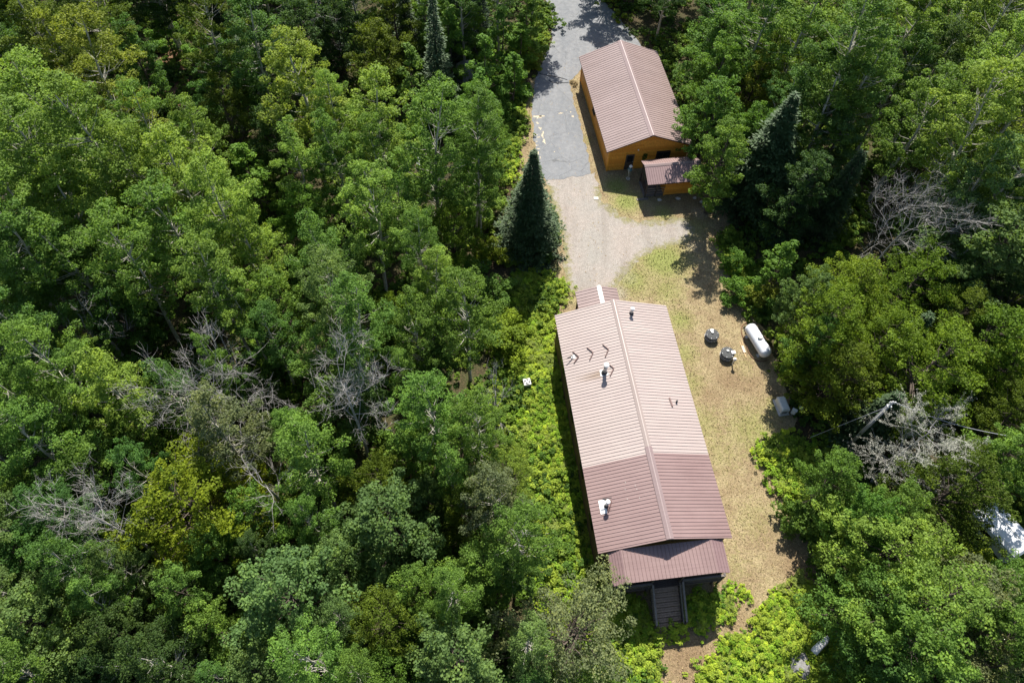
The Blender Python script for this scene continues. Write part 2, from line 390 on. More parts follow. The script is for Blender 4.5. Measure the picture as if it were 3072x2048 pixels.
sheet('gravel_court', ragged(resample(GRAV, .3), .5, 5.0), .008, M['gravel'], {'green': fgedge}, .5)
ASPH = pxpoly([(1610, -160), (1639, 0), (1657, 49), (1655, 125), (1635, 165), (1612, 219), (1601, 277), (1597, 344), (1604, 424), (1617, 491), (1635, 541), (1684, 535), (1742, 529), (1773, 521), (1760, 446), (1742, 379), (1724, 321), (1713, 277), (1711, 243), (1750, 205), (1900, 250), (1930, 150), (1890, 90), (1850, 50), (1800, -10), (1740, -160)])
sheet('asphalt_driveway', ragged(resample(ASPH, .2), .22, 9.0), .022, M['asphalt'], cell=0)
def patch(px, py, rx, ry, seed, z=.027):
    c = at(px, py); P = []
    for i in range(40):
        a = 2*math.pi*i/40; k = .62+.9*mnoise.noise(Vector((math.cos(a)*1.6+seed, math.sin(a)*1.6, seed*.7)))+.25*mnoise.noise(Vector((math.cos(a)*6+seed, math.sin(a)*6, seed)))
        P.append((c[0]+rx*.027*k*math.cos(a), c[1]+ry*.03*k*math.sin(a)))
    sheet('sand_patch', P, z, M['sand'], cell=0)
for i, a in enumerate([(1612, 352, 22, 8), (1625, 349, 14, 6), (1612, 370, 7, 7), (1620, 386, 10, 7), (1608, 405, 8, 3), (1628, 405, 5, 14), (1617, 412, 8, 4), (1632, 425, 9, 12), (1610, 425, 6, 3), (1612, 437, 9, 3), (1615, 447, 7, 3), (1614, 460, 5, 9), (1681, 341, 12, 5), (1712, 337, 4, 4), (1718, 350, 6, 6), (1663, 456, 3, 4), (1621, 474, 4, 6), (1700, 332, 3, 3)]):
    patch(*a, seed=i*3.1+1)

# ------------------------------------------------------------------ roofs
def roofpanel(w, length, ribs, over=.012, rh=.030):
    "sheet metal panel: x across (0..w), y up-slope (0..length), ribs raised in z"
    prof = [(0, 0)]; sp = w/ribs
    for i in range(ribs):
        c = (i+.5)*sp; prof += [(c-.026, 0), (c-.012, rh), (c+.012, rh), (c+.026, 0)]
        if sp > .2: prof += [(c+sp*.33, 0), (c+sp*.36, .005), (c+sp*.5-.001, .005)] if False else []
    prof.append((w+over, .003))
    V = [(x, y, z) for y in (0, length) for x, z in prof] + [(x, y, -.012) for y in (0, length) for x in (0, w+over)]
    n = len(prof); F = [(i, i+1, n+i+1, n+i) for i in range(n-1)]
    a, b, c, d = 2*n, 2*n+1, 2*n+2, 2*n+3
    F += [(a, c, d, b), tuple([a, b]+list(range(n-1, -1, -1))), tuple([d, c]+list(range(n, 2*n))), (0, n, c, a), (n-1, b, d, 2*n-1)]
    return V, F
def place_plane(o, origin, xdir, ydir):
    x = Vector(xdir).normalized(); y = Vector(ydir).normalized(); z = x.cross(y).normalized(); y = z.cross(x)
    o.matrix_local = Matrix(((x.x, y.x, z.x, origin[0]), (x.y, y.y, z.y, origin[1]), (x.z, y.z, z.z, origin[2]), (0, 0, 0, 1)))
def bake(V, origin, xdir, ydir):
    x = Vector(xdir).normalized(); y = Vector(ydir).normalized(); z = x.cross(y).normalized(); y = z.cross(x); o = Vector(origin)
    return [o+x*p[0]+y*p[1]+z*p[2] for p in V]
def gable_roof(root, x0, x1, xr, y0, y1, ze, zr, npan, ribs, matfn, ov=.0, deck=True, names='roof_panel'):
    "ridge along y at x=xr; eaves at x0,x1; panels are parts"
    w = (y1-y0)/npan
    for side in (-1, 1):
        xe = x0 if side < 0 else x1
        sl = math.hypot(xr-xe, zr-ze)-.02
        V, F = roofpanel(w, sl, ribs)
        for i in range(npan):
            up = (xr-xe, 0, zr-ze)
            if side < 0: VV = bake(V, (xe, y0+(i+1)*w, ze), (0, -1, 0), up)
            else: VV = bake(V, (xe, y0+i*w, ze), (0, 1, 0), up)
            jig = random.uniform(0, .004)
            MB().add([(p.x, p.y, p.z+jig) for p in VV], F).build(names, matfn(i, side), root)
    if deck:
        d = .13
        MB().add([(x0+.02, y0+.02, ze-.02), (xr, y0+.02, zr-.02), (x1-.02, y0+.02, ze-.02), (x1-.02, y0+.02, ze-.02-d), (xr, y0+.02, zr-.02-d), (x0+.02, y0+.02, ze-.02-d),
                  (x0+.02, y1-.02, ze-.02), (xr, y1-.02, zr-.02), (x1-.02, y1-.02, ze-.02), (x1-.02, y1-.02, ze-.02-d), (xr, y1-.02, zr-.02-d), (x0+.02, y1-.02, ze-.02-d)],
                 [(0, 1, 4, 5), (1, 2, 3, 4), (6, 11, 10, 7), (7, 10, 9, 8), (0, 6, 7, 1), (1, 7, 8, 2), (2, 8, 9, 3), (3, 9, 10, 4), (4, 10, 11, 5), (5, 11, 6, 0)]).build('roof_edge_board', M['fascia'], root)
def ridgecap(root, xr, zr, slope, y0, y1, hw, mat, name='ridge_cap', z=.035):
    V = []
    for y in (y0, y1): V += [(xr-hw, y, zr-hw*slope+z), (xr-.03, y, zr+z+.012), (xr+.03, y, zr+z+.012), (xr+hw, y, zr-hw*slope+z), (xr+hw, y, zr-hw*slope+z-.03), (xr-hw, y, zr-hw*slope+z-.03)]
    return MB().add(V, [(0, 6, 7, 1), (1, 7, 8, 2), (2, 8, 9, 3), (3, 9, 10, 4), (5, 11, 6, 0), (0, 1, 2, 3, 4, 5), (11, 10, 9, 8, 7, 6), (4, 10, 11, 5)]).build(name, mat, root)

# ------------------------------------------------------------------ the long house
HW, HL, HZ, HR = 8.764/2, 18.2866, 4.0035, 1.418
house = empty('house', (8.918, 22.874, 0), .1548, 'long house under a faded pink and mauve ribbed metal roof, porch at its lower end', 'house')
Y0, Y1 = -HL/2, HL/2; SLP = HR/HW
def zroof(x): return HZ+HR*(1-abs(x)/HW)
gable_roof(house, -HW, HW, 0, Y0, Y1, HZ, HZ+HR, 19, 4, lambda i, s: M['roof_new'] if i < 6 else M['roof_old'])
ridgecap(house, 0, HZ+HR, SLP, -3.1, Y1+.01, .20, M['cap_old'])
ridgecap(house, 0, HZ+HR, SLP, Y0-.01, -2.9, .24, M['cap_gar'], z=.05)
# walls (outer box, gable ends), set under the eaves
wx, wy0, wy1 = HW-.32, Y0+.30, Y1-.30
mb = MB()
for s in (-1, 1): mb.box((s*wx-.08, wy0+.081, .25), (s*wx+.08, wy1-.081, HZ+.0))
mb.build('side_wall', M['brownwall'], house)
for y in (wy0, wy1):
    zg = HZ-.04; t = .08
    MB().add([(-wx-.08, y-t, .25), (wx+.08, y-t, .25), (wx+.08, y-t, zg), (0, y-t, zroof(0)-.2), (-wx-.08, y-t, zg), (-wx-.08, y+t, .25), (wx+.08, y+t, .25), (wx+.08, y+t, zg), (0, y+t, zroof(0)-.2), (-wx-.08, y+t, zg)],
             [(0, 1, 2, 3, 4), (9, 8, 7, 6, 5), (0, 5, 6, 1), (1, 6, 7, 2), (2, 7, 8, 3), (3, 8, 9, 4), (4, 9, 5, 0)]).build('gable_wall', M['brownwall'], house)
MB().box((-wx, wy0+.1, 0), (wx, wy1-.1, .249)).build('foundation', M['concrete'], house)
for x in (-2.2, .6, 3.0):
    MB().box((x-.5, wy0-.12, 1.75), (x+.5, wy0-.081, 2.85)).build('window', M['darkglass'], house)
for s in (-1, 1):
    for y in (-6.5, -2.8, 1.5, 5.6):
        x = s*(wx+.10)
        MB().box((x-.02, y-.55, 1.9), (x+.02, y+.55, 3.0)).build('window', M['darkglass'], house)
    x = s*(wx+.085)
# entry roof at the upper end
def entry():
    xr = -.42; za, zb = 3.75, 3.22
    gable_roof(house, -2.28, 1.1, xr, Y1+.02, 11.75, zb, za, 3, 3, lambda i, s: M['roof_gar'], names='entry_roof_panel')
    ridgecap(house, xr, za, .3, Y1+.02, 11.78, .17, M['offwhite'], 'entry_ridge_cap')
    for x in (-2.0, .85): MB().box((x-.07, 11.4, 0), (x+.07, 11.54, zb)).build('entry_post', M['darkwood'], house)
    MB().box((-2.2, Y1, .05), (1.0, 11.6, .9)).build('entry_deck', M['darkwood'], house)
entry()
# roof fittings
def onroof(u, v, dz=0): return Vector((v, u, zroof(v)+dz))
def chevron(a, x, b, name='ice_diverter'):
    m = MB()
    m.beam(onroof(*a, .06), onroof(*x, .06), .055, .09); m.beam(onroof(*x, .06), onroof(*b, .06), .055, .088)
    return m.build(name, M['brownmetal'], house)
chevron((5.56, -1.44), (5.05, -1.12), (4.50, -1.46)); chevron((5.64, -2.55), (5.1, -2.21), (4.58, -2.54)); chevron((5.61, -3.59), (5.07, -3.25), (4.65, -3.65))
chevron((3.95, -1.38), (3.43, -1.05), (2.92, -1.40)); chevron((-5.75, -3.45), (-6.05, -3.0), (-6.65, -3.28))
def flue(u, v, h, r, capr, plate, capmat, lean=(0, 0)):
    b = onroof(u, v)
    if plate:
        pw, ph, off = plate; m = MB()
        q = [onroof(u+s*ph/2, v+off+t*pw/2, .045) for s, t in ((-1, -1), (-1, 1), (1, 1), (1, -1))]; q2 = [p-Vector((0, 0, .03)) for p in q]
        m.add(q+q2, [(0, 1, 2, 3), (0, 4, 5, 1), (1, 5, 6, 2), (2, 6, 7, 3), (3, 7, 4, 0)]).build('flue_flashing', M['white'], house)
    MB().lathe([(r*1.9, -.05), (r*1.7, .1), (r*1.1, .2)], 16, b).build('flue_boot', M['riser'], house, True)
    ch = MB().lathe([(r, .1), (r, h)], 14, b).build('flue_pipe', M['steel'], house, True)
    c = MB().lathe([(capr*.7, h-.1), (capr*.72, h-.03), (capr, h-.02), (capr, h+.05), (capr*.75, h+.10), (capr*.2, h+.13)], 20, b).build('flue_cap', capmat, ch)
flue(3.28, -1.72, 1.05, .13, .20, (.52, .50, -.05), M['white'])
flue(8.0, 1.2, .62, .10, .16, None, M['white'])
flue(-6.28, -3.36, .80, .085, .165, (.42, .92, -.22), M['white'])
MB().beam(onroof(-5.95, -3.62, .62), onroof(-6.0, -3.05, .62), .05, .05).build('flue_strap', M['black'], house)
m = MB(); b = onroof(5.17, -3.76); m.box((b.x-.02, b.y-.12, b.z), (b.x+.32, b.y+.12, b.z+.09)).build('vent_flashing', M['white'], house)
MB().tube([b+Vector((.1, 0, 0)), b+Vector((.05, 0, .25)), b+Vector((-.35, -.2, .28))], .04, 8).build('vent_pipe', M['black'], house)
MB().beam(onroof(.9, 2.52, .05), onroof(.22, 2.58, .05), .10, .08).build('ice_diverter', M['brownmetal'], house)
MB().lathe([(.07, 0), (.07, .22)], 10, onroof(.6, 3.0)).build('vent_pipe', M['black'], house)
for u, v in ((-5.0, -1.9), (-5.35, -1.35), (-5.6, -1.3), (-5.45, -2.0), (-6.1, -2.0), (-6.2, -1.25)):
    q = onroof(u, v, .03); MB().box((q.x-.012, q.y-.04, q.z-.02), (q.x+.012, q.y+.04, q.z+.004)).build('sealant_patch', M['concrete'], house)
# porch roof: centre slope and two folded wings
xa, xb, yo, yt = -3.0, 2.86, -11.2, Y0-.015
zt, zb_ = 4.42, 4.16; XW0, XW1 = -3.80, 3.72
def shed_panels(x0, x1, zl, zr_, n, ribs, tag_):
    "panels side by side in x, sloping down to -y; left/right heights allow a tilted wing (zl..zr_ are offsets)"
    w = (x1-x0)/n
    for i in range(n):
        o0 = zl+(zr_-zl)*i/n; o1 = zl+(zr_-zl)*(i+1)/n
        xl = x0+i*w; xdir = Vector((w, 0, o1-o0)); ydir = Vector((0, yt-yo, zt-zb_))
        V, F = roofpanel(xdir.length, ydir.length, ribs)
        mat = M['roof_ann'] if tag_ else M['roof_new']
        # shear exactly so corners meet
        VV = [Vector((xl, yo, zb_+o0))+xdir*(p[0]/xdir.length)+ydir*(p[1]/ydir.length)+Vector((0, 0, p[2])) for p in V]
        MB().add(VV, F).build('porch_roof_panel', mat, house)
shed_panels(xa, xb, 0, 0, 6, 4, 0); shed_panels(XW0, xa-.01, -.42, -.01, 1, 5, 1); shed_panels(xb+.01, XW1, -.01, -.42, 1, 4, 1)
MB().add([(XW0+.03, yo+.02, zb_-.45), (xa, yo+.02, zb_-.03), (xb, yo+.02, zb_-.03), (XW1-.03, yo+.02, zb_-.45), (XW0+.03, yt, zt-.45), (xa, yt, zt-.03), (xb, yt, zt-.03), (XW1-.03, yt, zt-.45),
          (XW0+.03, yo+.02, zb_-.58), (xa, yo+.02, zb_-.16), (xb, yo+.02, zb_-.16), (XW1-.03, yo+.02, zb_-.58), (XW0+.03, yt, zt-.58), (xa, yt, zt-.16), (xb, yt, zt-.16), (XW1-.03, yt, zt-.58)],
         [(0, 1, 5, 4), (1, 2, 6, 5), (2, 3, 7, 6), (8, 12, 13, 9), (9, 13, 14, 10), (10, 14, 15, 11), (0, 8, 9, 1), (1, 9, 10, 2), (2, 10, 11, 3), (4, 5, 13, 12), (5, 6, 14, 13), (6, 7, 15, 14), (0, 4, 12, 8), (3, 11, 15, 7)]).build('porch_ceiling', M['fascia'], house)
DZ = 1.38; dx0, dx1, dy0 = -3.92, 3.9, -11.08
sx0, sx1 = -.86, .92
me = MB().box((dx0, -.07, -.04), (dx1, .07, 0)).mesh('deck_board', M['darkwood'])
y = dy0+.07
while y < wy0-.1:
    o = link(D.objects.new('deck_board', me), house); o.location = (0, y, DZ); y += .15
MB().box((dx0, dy0, DZ-.26), (dx1, dy0+.05, DZ-.042)).build('deck_joist', M['darkwood'], house)
for x in (dx0, dx1-.05): MB().box((x, dy0+.051, DZ-.26), (x+.05, wy0-.1, DZ-.042)).build('deck_joist', M['darkwood'], house)
pm = MB().box((-.055, -.055, 0), (.055, .055, 1)).mesh('post', M['darkwood'])
def post(x, y, z0, z1):
    o = link(D.objects.new('post', pm), house); o.location = (x, y, z0); o.scale = (1, 1, z1-z0); return o
for x in (dx0+.35, sx0-.1, sx1+.1, dx1-.35): post(x, dy0+.2, 0, 3.95 if abs(x) < 2 else 3.6)
for x in (dx0+.06, dx1-.06):
    for y in (dy0+.06, -9.2): post(x, y, 0, DZ+.98)
bmh = MB().box((-.018, -.018, 0), (.018, .018, .86)).mesh('baluster', M['railwood'])
RZ = DZ+.98
def rail(a, b, z0a, z0b):
    a = Vector((*a, z0a)); b = Vector((*b, z0b)); m = MB().beam(a+Vector((0, 0, .96)), b+Vector((0, 0, .96)), .13, .045)
    m.build('top_rail', M['railwood'], house)
    MB().beam(a+Vector((0, 0, .09)), b+Vector((0, 0, .09)), .05, .05).build('bottom_rail', M['darkwood'], house)
    n = int((b-a).length/.13)
    for i in range(1, n):
        p = a.lerp(b, i/n); o = link(D.objects.new('baluster', bmh), house); o.location = (p.x, p.y, p.z+.09)
rail((dx0+.06, dy0+.06), (dx0+.06, -9.2), DZ, DZ); rail((dx1-.06, dy0+.06), (dx1-.06, -9.2), DZ, DZ)
rail((dx0+.06, dy0+.06), (sx0-.1, dy0+.06), DZ, DZ); rail((sx1+.1, dy0+.06), (dx1-.06, dy0+.06), DZ, DZ)
nst = 8; run = .28
for i in range(nst):
    z = DZ-(i+1)*DZ/(nst+.6); yy = dy0-(i+.5)*run
    for k in (0, 1):
        MB().box((sx0, yy-run/2+k*.14+.005, z-.04), (sx1, yy-run/2+k*.14+.13, z)).build('stair_tread', M['stepwood'], house)
ye = dy0-nst*run; ze_ = .1
for x in (sx0-.04, sx1+.04):
    MB().beam((x, dy0, DZ-.2), (x, ye, ze_-.0), .05, .28).build('stair_stringer', M['darkwood'], house)
for x in (sx0-.1, sx1+.1):
    rail((x, dy0), (x, ye), DZ, .12); post(x, ye, 0, 1.08)
MB().beam((sx1-.06, dy0, DZ+.78), (sx1-.06, ye, .85), .05, .05).build('hand_rail', M['railwood'], house)

# ------------------------------------------------------------------ garage
GW, GL, GZ, GR = 8.265/2, 13.973, 2.7184, 1.60
gar = empty('garage', (10.914, 58.217, 0), .173, 'orange wood garage with dusty mauve ribbed roof beside the asphalt driveway', 'garage')
gable_roof(gar, -GW, GW, 0, -GL/2, GL/2, GZ, GZ+GR, 15, 3, lambda i, s: M['roof_gar'])
ridgecap(gar, 0, GZ+GR, GR/GW, -GL/2-.01, GL/2+.01, .30, M['cap_gar'])
gwx, gy0, gy1 = GW-.38, -GL/2+.32, GL/2-.32
def gz(x): return GZ+GR*(1-abs(x)/GW)-.16
MB().box((-gwx+.03, gy0+.03, 0), (gwx-.03, gy1-.03, GZ-.16)).build('wall_core', M['fascia'], gar)
MB().add([(-gwx+.03, gy0+.03, GZ-.159), (gwx-.03, gy0+.03, GZ-.159), (0, gy0+.03, gz(0)-.05), (-gwx+.03, gy1-.03, GZ-.159), (gwx-.03, gy1-.03, GZ-.159), (0, gy1-.03, gz(0)-.05)], [(0, 1, 2), (5, 4, 3), (0, 2, 5, 3), (1, 4, 5, 2)]).build('wall_core', M['fascia'], gar)
def boards(root, fixed, a0, a1, axis, sign, zmax, holes, h=.2, top=None, mats=('orange', 'orange2'), nm='siding_board', z0=.02):
    "lap siding: each row is one or more boards; axis 'x' = wall runs along x at y=fixed"
    z = z0
    while z < zmax-.02:
        z1 = min(z+h, zmax); segs = [(a0, a1)]
        if top:
            lim = top(z1)
            if lim <= .15: break
            segs = [(max(a0, -lim), min(a1, lim))]
        for (h0, h1, hz0, hz1) in holes:
            if z1 > hz0+.02 and z < hz1-.02:
                ns = []
                for s0, s1 in segs:
                    if h1 <= s0 or h0 >= s1: ns.append((s0, s1))
                    else:
                        if h0-s0 > .03: ns.append((s0, h0))
                        if s1-h1 > .03: ns.append((h1, s1))
                segs = ns
        for s0, s1 in segs:
            cuts = [s0]
            if s1-s0 > 5: cuts.append(s0+(s1-s0)*random.uniform(.3, .7))
            cuts.append(s1)
            for c0, c1 in zip(cuts[:-1], cuts[1:]):
                c1 -= .004; o0, o1 = .045, .014
                P = [(c0, 0, z), (c1, 0, z), (c1, o0, z), (c0, o0, z), (c0, 0, z1-.006), (c1, 0, z1-.006), (c1, o1, z1-.006), (c0, o1, z1-.006), (c0, o0+.002, z+h*.35), (c1, o0+.002, z+h*.35)]
                F = [(0, 1, 2, 3), (0, 4, 5, 1), (3, 2, 9, 8), (8, 9, 6, 7), (4, 7, 6, 5), (1, 5, 6, 9, 2), (0, 3, 8, 7, 4)]
                V = [(p[0], fixed+sign*p[1], p[2]) if axis == 'x' else (fixed+sign*p[1], p[0], p[2]) for p in P]
                MB().add(V, F).build(nm, M[random.choice(mats)], root)
        z += h
gtop = lambda z: gwx if z < GZ-.16 else (GZ+GR-.2-z)*GW/GR
boards(gar, gy0+.028, -gwx+.11, gwx-.11, 'x', -1, gz(0), [(-2.2, -1.16, 0, 2.03), (.85, 2.2, .95, 1.9)], top=lambda z: min(gwx-.11, gtop(z)))
boards(gar, -gwx+.028, gy0+.11, gy1-.11, 'y', -1, GZ-.2, [(-.3, .7, 1.15, 1.95)])
boards(gar, gwx-.028, gy0+.11, gy1-.11, 'y', 1, GZ-.2, [])
boards(gar, gy1-.028, -gwx+.11, gwx-.11, 'x', 1, gz(0), [], top=lambda z: min(gwx-.11, gtop(z)))
for x in (-gwx, gwx):
    for y in (gy0, gy1): MB().box((x-.06 if x < 0 else x-.10, y-.06 if y < 0 else y-.10, 0), (x+.10 if x < 0 else x+.06, y+.10 if y < 0 else y+.06, GZ-.17)).build('corner_trim', M['orange2'], gar)
yf = gy0-.06
d = MB().box((-2.10, yf+.02, .02), (-1.26, yf+.07, 1.95)).build('door', M['darkwood'], gar)
MB().box((-1.95, yf-.0, 1.0), (-1.40, yf+.019, 1.75)).build('door_pane', M['darkglass'], d)
MB().lathe([(.03, 0), (.045, .03), (.02, .07)], 10, (-1.34, yf, .95)).build('door_handle', M['steel'], d)
f = MB().box((-2.2, yf-.012, .02), (-2.101, yf+.08, 2.03)).box((-1.259, yf-.012, .02), (-1.16, yf+.08, 2.03)).box((-2.1, yf-.012, 1.951), (-1.26, yf+.08, 2.03)).build('door_frame', M['orange2'], gar)
w = MB().box((.93, yf+.02, 1.03), (2.12, yf+.07, 1.82)).build('window', M['darkglass'], gar)
MB().box((.85, yf-.01, .95), (2.2, yf+.08, 1.029)).box((.85, yf-.01, 1.821), (2.2, yf+.08, 1.9)).box((.85, yf-.01, 1.03), (.929, yf+.08, 1.82)).box((2.121, yf-.01, 1.03), (2.2, yf+.08, 1.82)).box((1.5, yf-.005, 1.03), (1.55, yf+.019, 1.82)).build('window_frame', M['fascia'], w)
w = MB().box((-gwx-.055, -.24, 1.2), (-gwx-.02, .64, 1.9)).build('window', M['darkglass'], gar)
MB().box((-gwx-.08, -.3, 1.15), (-gwx+.02, .7, 1.199)).box((-gwx-.08, -.3, 1.901), (-gwx+.02, .7, 1.95)).build('window_frame', M['fascia'], w)
MB().box((-.98, gy0-.035, .1), (-.86, gy0-.018, 2.75)).build('batten', M['orange2'], gar)
MB().lathe([(.05, 0), (.08, .03), (.05, .12)], 8, (-1.05, gy0-.12, 2.42)).build('wall_lamp', M['offwhite'], gar)

# ------------------------------------------------------------------ shed in front of the garage
shed = empty('shed', (10.914+.17, 58.217, 0), .173, 'small orange wood shed with open front corner and saltbox metal roof below the garage', 'shed')
ax0, ax1 = -1.28, 3.95; ry, rz = -9.15, 2.85; ny, nz = -8.12, 2.45; sy, sz = -11.0, 2.22
w = (ax1-ax0)/6
for i in range(6):
    V, F = roofpanel(w, math.hypot(ry-sy, rz-sz), 4)
    MB().add(bake(V, (ax0+i*w, sy, sz), (1, 0, 0), (0, ry-sy, rz-sz)), F).build('roof_panel', M['roof_ann'], shed)
    V, F = roofpanel(w, math.hypot(ry-ny, rz-nz), 4)
    MB().add(bake(V, (ax0+(i+1)*w, ny, nz), (-1, 0, 0), (0, ry-ny, rz-nz)), F).build('roof_panel', M['roof_new'], shed)
MB().add([(ax0-.02, ry-.2, rz-.035), (ax1+.02, ry-.2, rz-.035), (ax1+.02, ry, rz+.05), (ax0-.02, ry, rz+.05), (ax0-.02, ry+.16, rz-.02), (ax1+.02, ry+.16, rz-.02), (ax0-.02, ry, rz-.02), (ax1+.02, ry, rz-.02)], [(0, 1, 2, 3), (3, 2, 5, 4), (0, 6, 7, 1), (6, 4, 5, 7), (0, 3, 4, 6), (1, 7, 5, 2)]).build('ridge_cap', M['cap_gar'], shed)
MB().add([(ax0+.02, sy+.02, sz-.02), (ax1-.02, sy+.02, sz-.02), (ax1-.02, ry, rz-.03), (ax0+.02, ry, rz-.03), (ax0+.02, ny-.02, nz-.02), (ax1-.02, ny-.02, nz-.02),
          (ax0+.02, sy+.02, sz-.13), (ax1-.02, sy+.02, sz-.13), (ax1-.02, ry, rz-.14), (ax0+.02, ry, rz-.14), (ax0+.02, ny-.02, nz-.13), (ax1-.02, ny-.02, nz-.13)],
         [(0, 1, 2, 3), (3, 2, 5, 4), (6, 9, 8, 7), (9, 10, 11, 8), (0, 6, 7, 1), (4, 5, 11, 10), (0, 3, 9, 6), (3, 4, 10, 9), (1, 7, 8, 2), (2, 8, 11, 5)]).build('roof_edge_board', M['fascia'], shed)
bx0, bx1, bys, byn = .75, 4.05, -10.42, -8.35
MB().box((bx0+.03, bys+.03, .12), (bx1-.03, byn-.03, 2.2)).build('wall_core', M['fascia'], shed)
boards(shed, bys+.028, bx0+.05, bx1-.05, 'x', -1, 2.2, [], z0=.12)
boards(shed, bx1-.028, bys+.05, byn-.05, 'y', 1, 2.2, [], z0=.12); boards(shed, bx0+.028, bys+.05, byn-.05, 'y', -1, 2.2, [], z0=.12)
for x in (bx0, bx1): MB().box((x-.05, bys-.05, .05), (x+.05, bys+.05, 2.2)).build('corner_trim', M['orange2'], shed)
for x, y in ((ax0+.22, bys+.02), (ax0+.22, byn-.05), (-.1, bys+.02)): MB().box((x-.05, y-.05, 0), (x+.05, y+.05, 2.25 if y < -9 else 2.35)).build('post', M['darkwood'], shed)
for i in range(14):
    MB().box((ax0+.1, bys+i*.145, .08), (bx0, bys+i*.145+.135, .12)).build('floor_board', M['railwood'], shed)
for z in (.45, .75, 1.05): MB().box((ax0+.25, bys-.02, z), (bx0-.06, bys+.02, z+.09)).build('rail', M['railwood'], shed)
for z in (.45, .75, 1.05): MB().box((ax0+.2, bys+.1, z), (ax0+.24, byn-.1, z+.09)).build('rail', M['fascia'], shed)
MB().box((ax0-.6, bys-.35, .0), (ax0+.5, bys-.1, .06)).build('step', M['railwood'], shed)
MB().add([(.3, byn-.05, .15), (.7, byn-.05, .15), (.7, byn-.05, 1.9), (.3, byn-.05, 1.9), (.3, byn, .15), (.7, byn, .15), (.7, byn, 1.9), (.3, byn, 1.9)], [(0, 1, 2, 3), (7, 6, 5, 4), (0, 4, 5, 1), (1, 5, 6, 2), (2, 6, 7, 3), (3, 7, 4, 0)]).build('back_panel', M['fascia'], shed)

# ------------------------------------------------------------------ leaves, trees
def leafcloud(C, rad, n, size, rng, flat=.75, up=.55, asp=.8, shell=.35):
    "n rhombic leaves round every centre"
    C = np.repeat(np.asarray(C), n, 0); r = np.repeat(np.asarray(rad), n); k = len(C)
    d = rng.normal(size=(k, 3)); d /= np.linalg.norm(d, axis=1)[:, None]
    rr = (shell+(1-shell)*rng.random(k))**.6
    P = C+d*(r*rr)[:, None]*[1, 1, flat]
    nn = d*.45+rng.normal(size=(k, 3))*.55+[0, 0, up]; nn /= np.linalg.norm(nn, axis=1)[:, None]
    t = np.cross(nn, rng.normal(size=(k, 3))); t /= np.linalg.norm(t, axis=1)[:, None]; s = np.cross(nn, t)
    l = size*(.65+.7*rng.random(k))
    a = t*(l/2)[:, None]; b = s*(l/2*asp)[:, None]; fold = nn*(l*.12)[:, None]
    V = np.stack([P-a, P+b+fold, P+a, P-b+fold], 1).reshape(-1, 3)
    F = np.arange(4*k).reshape(k, 4)
    rc = np.repeat(rng.random(k//n), n)
    rnd = np.repeat(np.clip(.5*rng.random(k)+.5*rc, 0, 1), 4)
    return V, F, rnd
def crown_centres(rng, H, Rr, zb, n, shape='oval', lobes=5, gap=.55):
    "clump centres strung along boughs, so the crown is tufty with gaps between the boughs"
    nb = int(n/5.2); pts = []; ph = rng.random(3)*6.28
    for j in range(nb):
        t = ((j+.5)/nb)**.9; t = min(1, max(0, t+rng.normal()*.03)); z = zb+(H-zb)*t; a = j*2.399+rng.normal()*.35
        if shape == 'oval': prof = (.62+.9*t if t < .42 else 1.0-.80*((t-.42)/.58)**1.5)
        elif shape == 'round': prof = (.70+.75*t if t < .4 else 1.0-.72*((t-.4)/.6)**1.7)
        else: prof = (1-t)**.75*.95+.10
        rad = Rr*prof*(.80+.20*math.sin(lobes*a*.5+ph[0])+.22*rng.random())
        rise = (.30+.35*rng.random())*rad if shape != 'cone' else .25*rad
        k = max(2, int(1.5+5.2*rad/Rr)); side = np.array([-math.sin(a), math.cos(a), 0])
        for i in range(k):
            u = .38+.66*(i+.4*rng.random())/k
            w = .30*Rr*(1.05-u)
            p = np.array([rad*u*math.cos(a), rad*u*math.sin(a), z-rise*(1-u)-.12*rad*u*u])+side*rng.normal()*w*.75+rng.normal(size=3)*[.08, .08, .16]
            pts.append(p)
    pts.append(np.array([0, 0, H*.97]))
    return np.array(pts)
def trunkmesh(rng, H, C, r0, mat, wob=.25, frac=.35):
    m = MB(); k = 9; ph = rng.random(2)*6
    def tp(z): return np.array([wob*math.sin(z*.35+ph[0])*z/H, wob*math.sin(z*.42+ph[1])*z/H, z])
    zs = np.linspace(0, H*.93, k); m.tube([tp(z) for z in zs], [r0*(1-.85*z/H) for z in zs], 7, False)
    for c in C:
        if rng.random() > frac: continue
        z0 = max(H*.18, c[2]-.55*math.hypot(c[0], c[1])-rng.random()*.6); z0 = min(z0, H*.9); a = tp(z0); b = c
        mid = (a+b)/2+[0, 0, -.12*np.linalg.norm(b-a)]
        rr = r0*(1-.85*z0/H)*.45; m.tube([a, mid, b], [rr, rr*.55, .012], 4, False)
    return m.mesh('trunk', mat, True)
def make_tree(kind, seed, H, Rr, nclump, nleaf, size, crad, zb=.35, shape='oval', bark='bark', gap=.55, leaf='leaf', flat=.75, r0=.13, lobes=5):
    rng = np.random.default_rng(seed)
    C = crown_centres(rng, H-.2, Rr, H*zb, nclump, shape, lobes, gap)
    rad = crad*(.65+.7*rng.random(len(C)))
    V, F, r = leafcloud(C, rad, nleaf, size, rng, flat)
    return dict(kind=kind, H=H, R=Rr, crown=npmesh('crown', V, F, M[leaf], {'rnd': r}), trunk=trunkmesh(rng, H, C, r0, M[bark]))
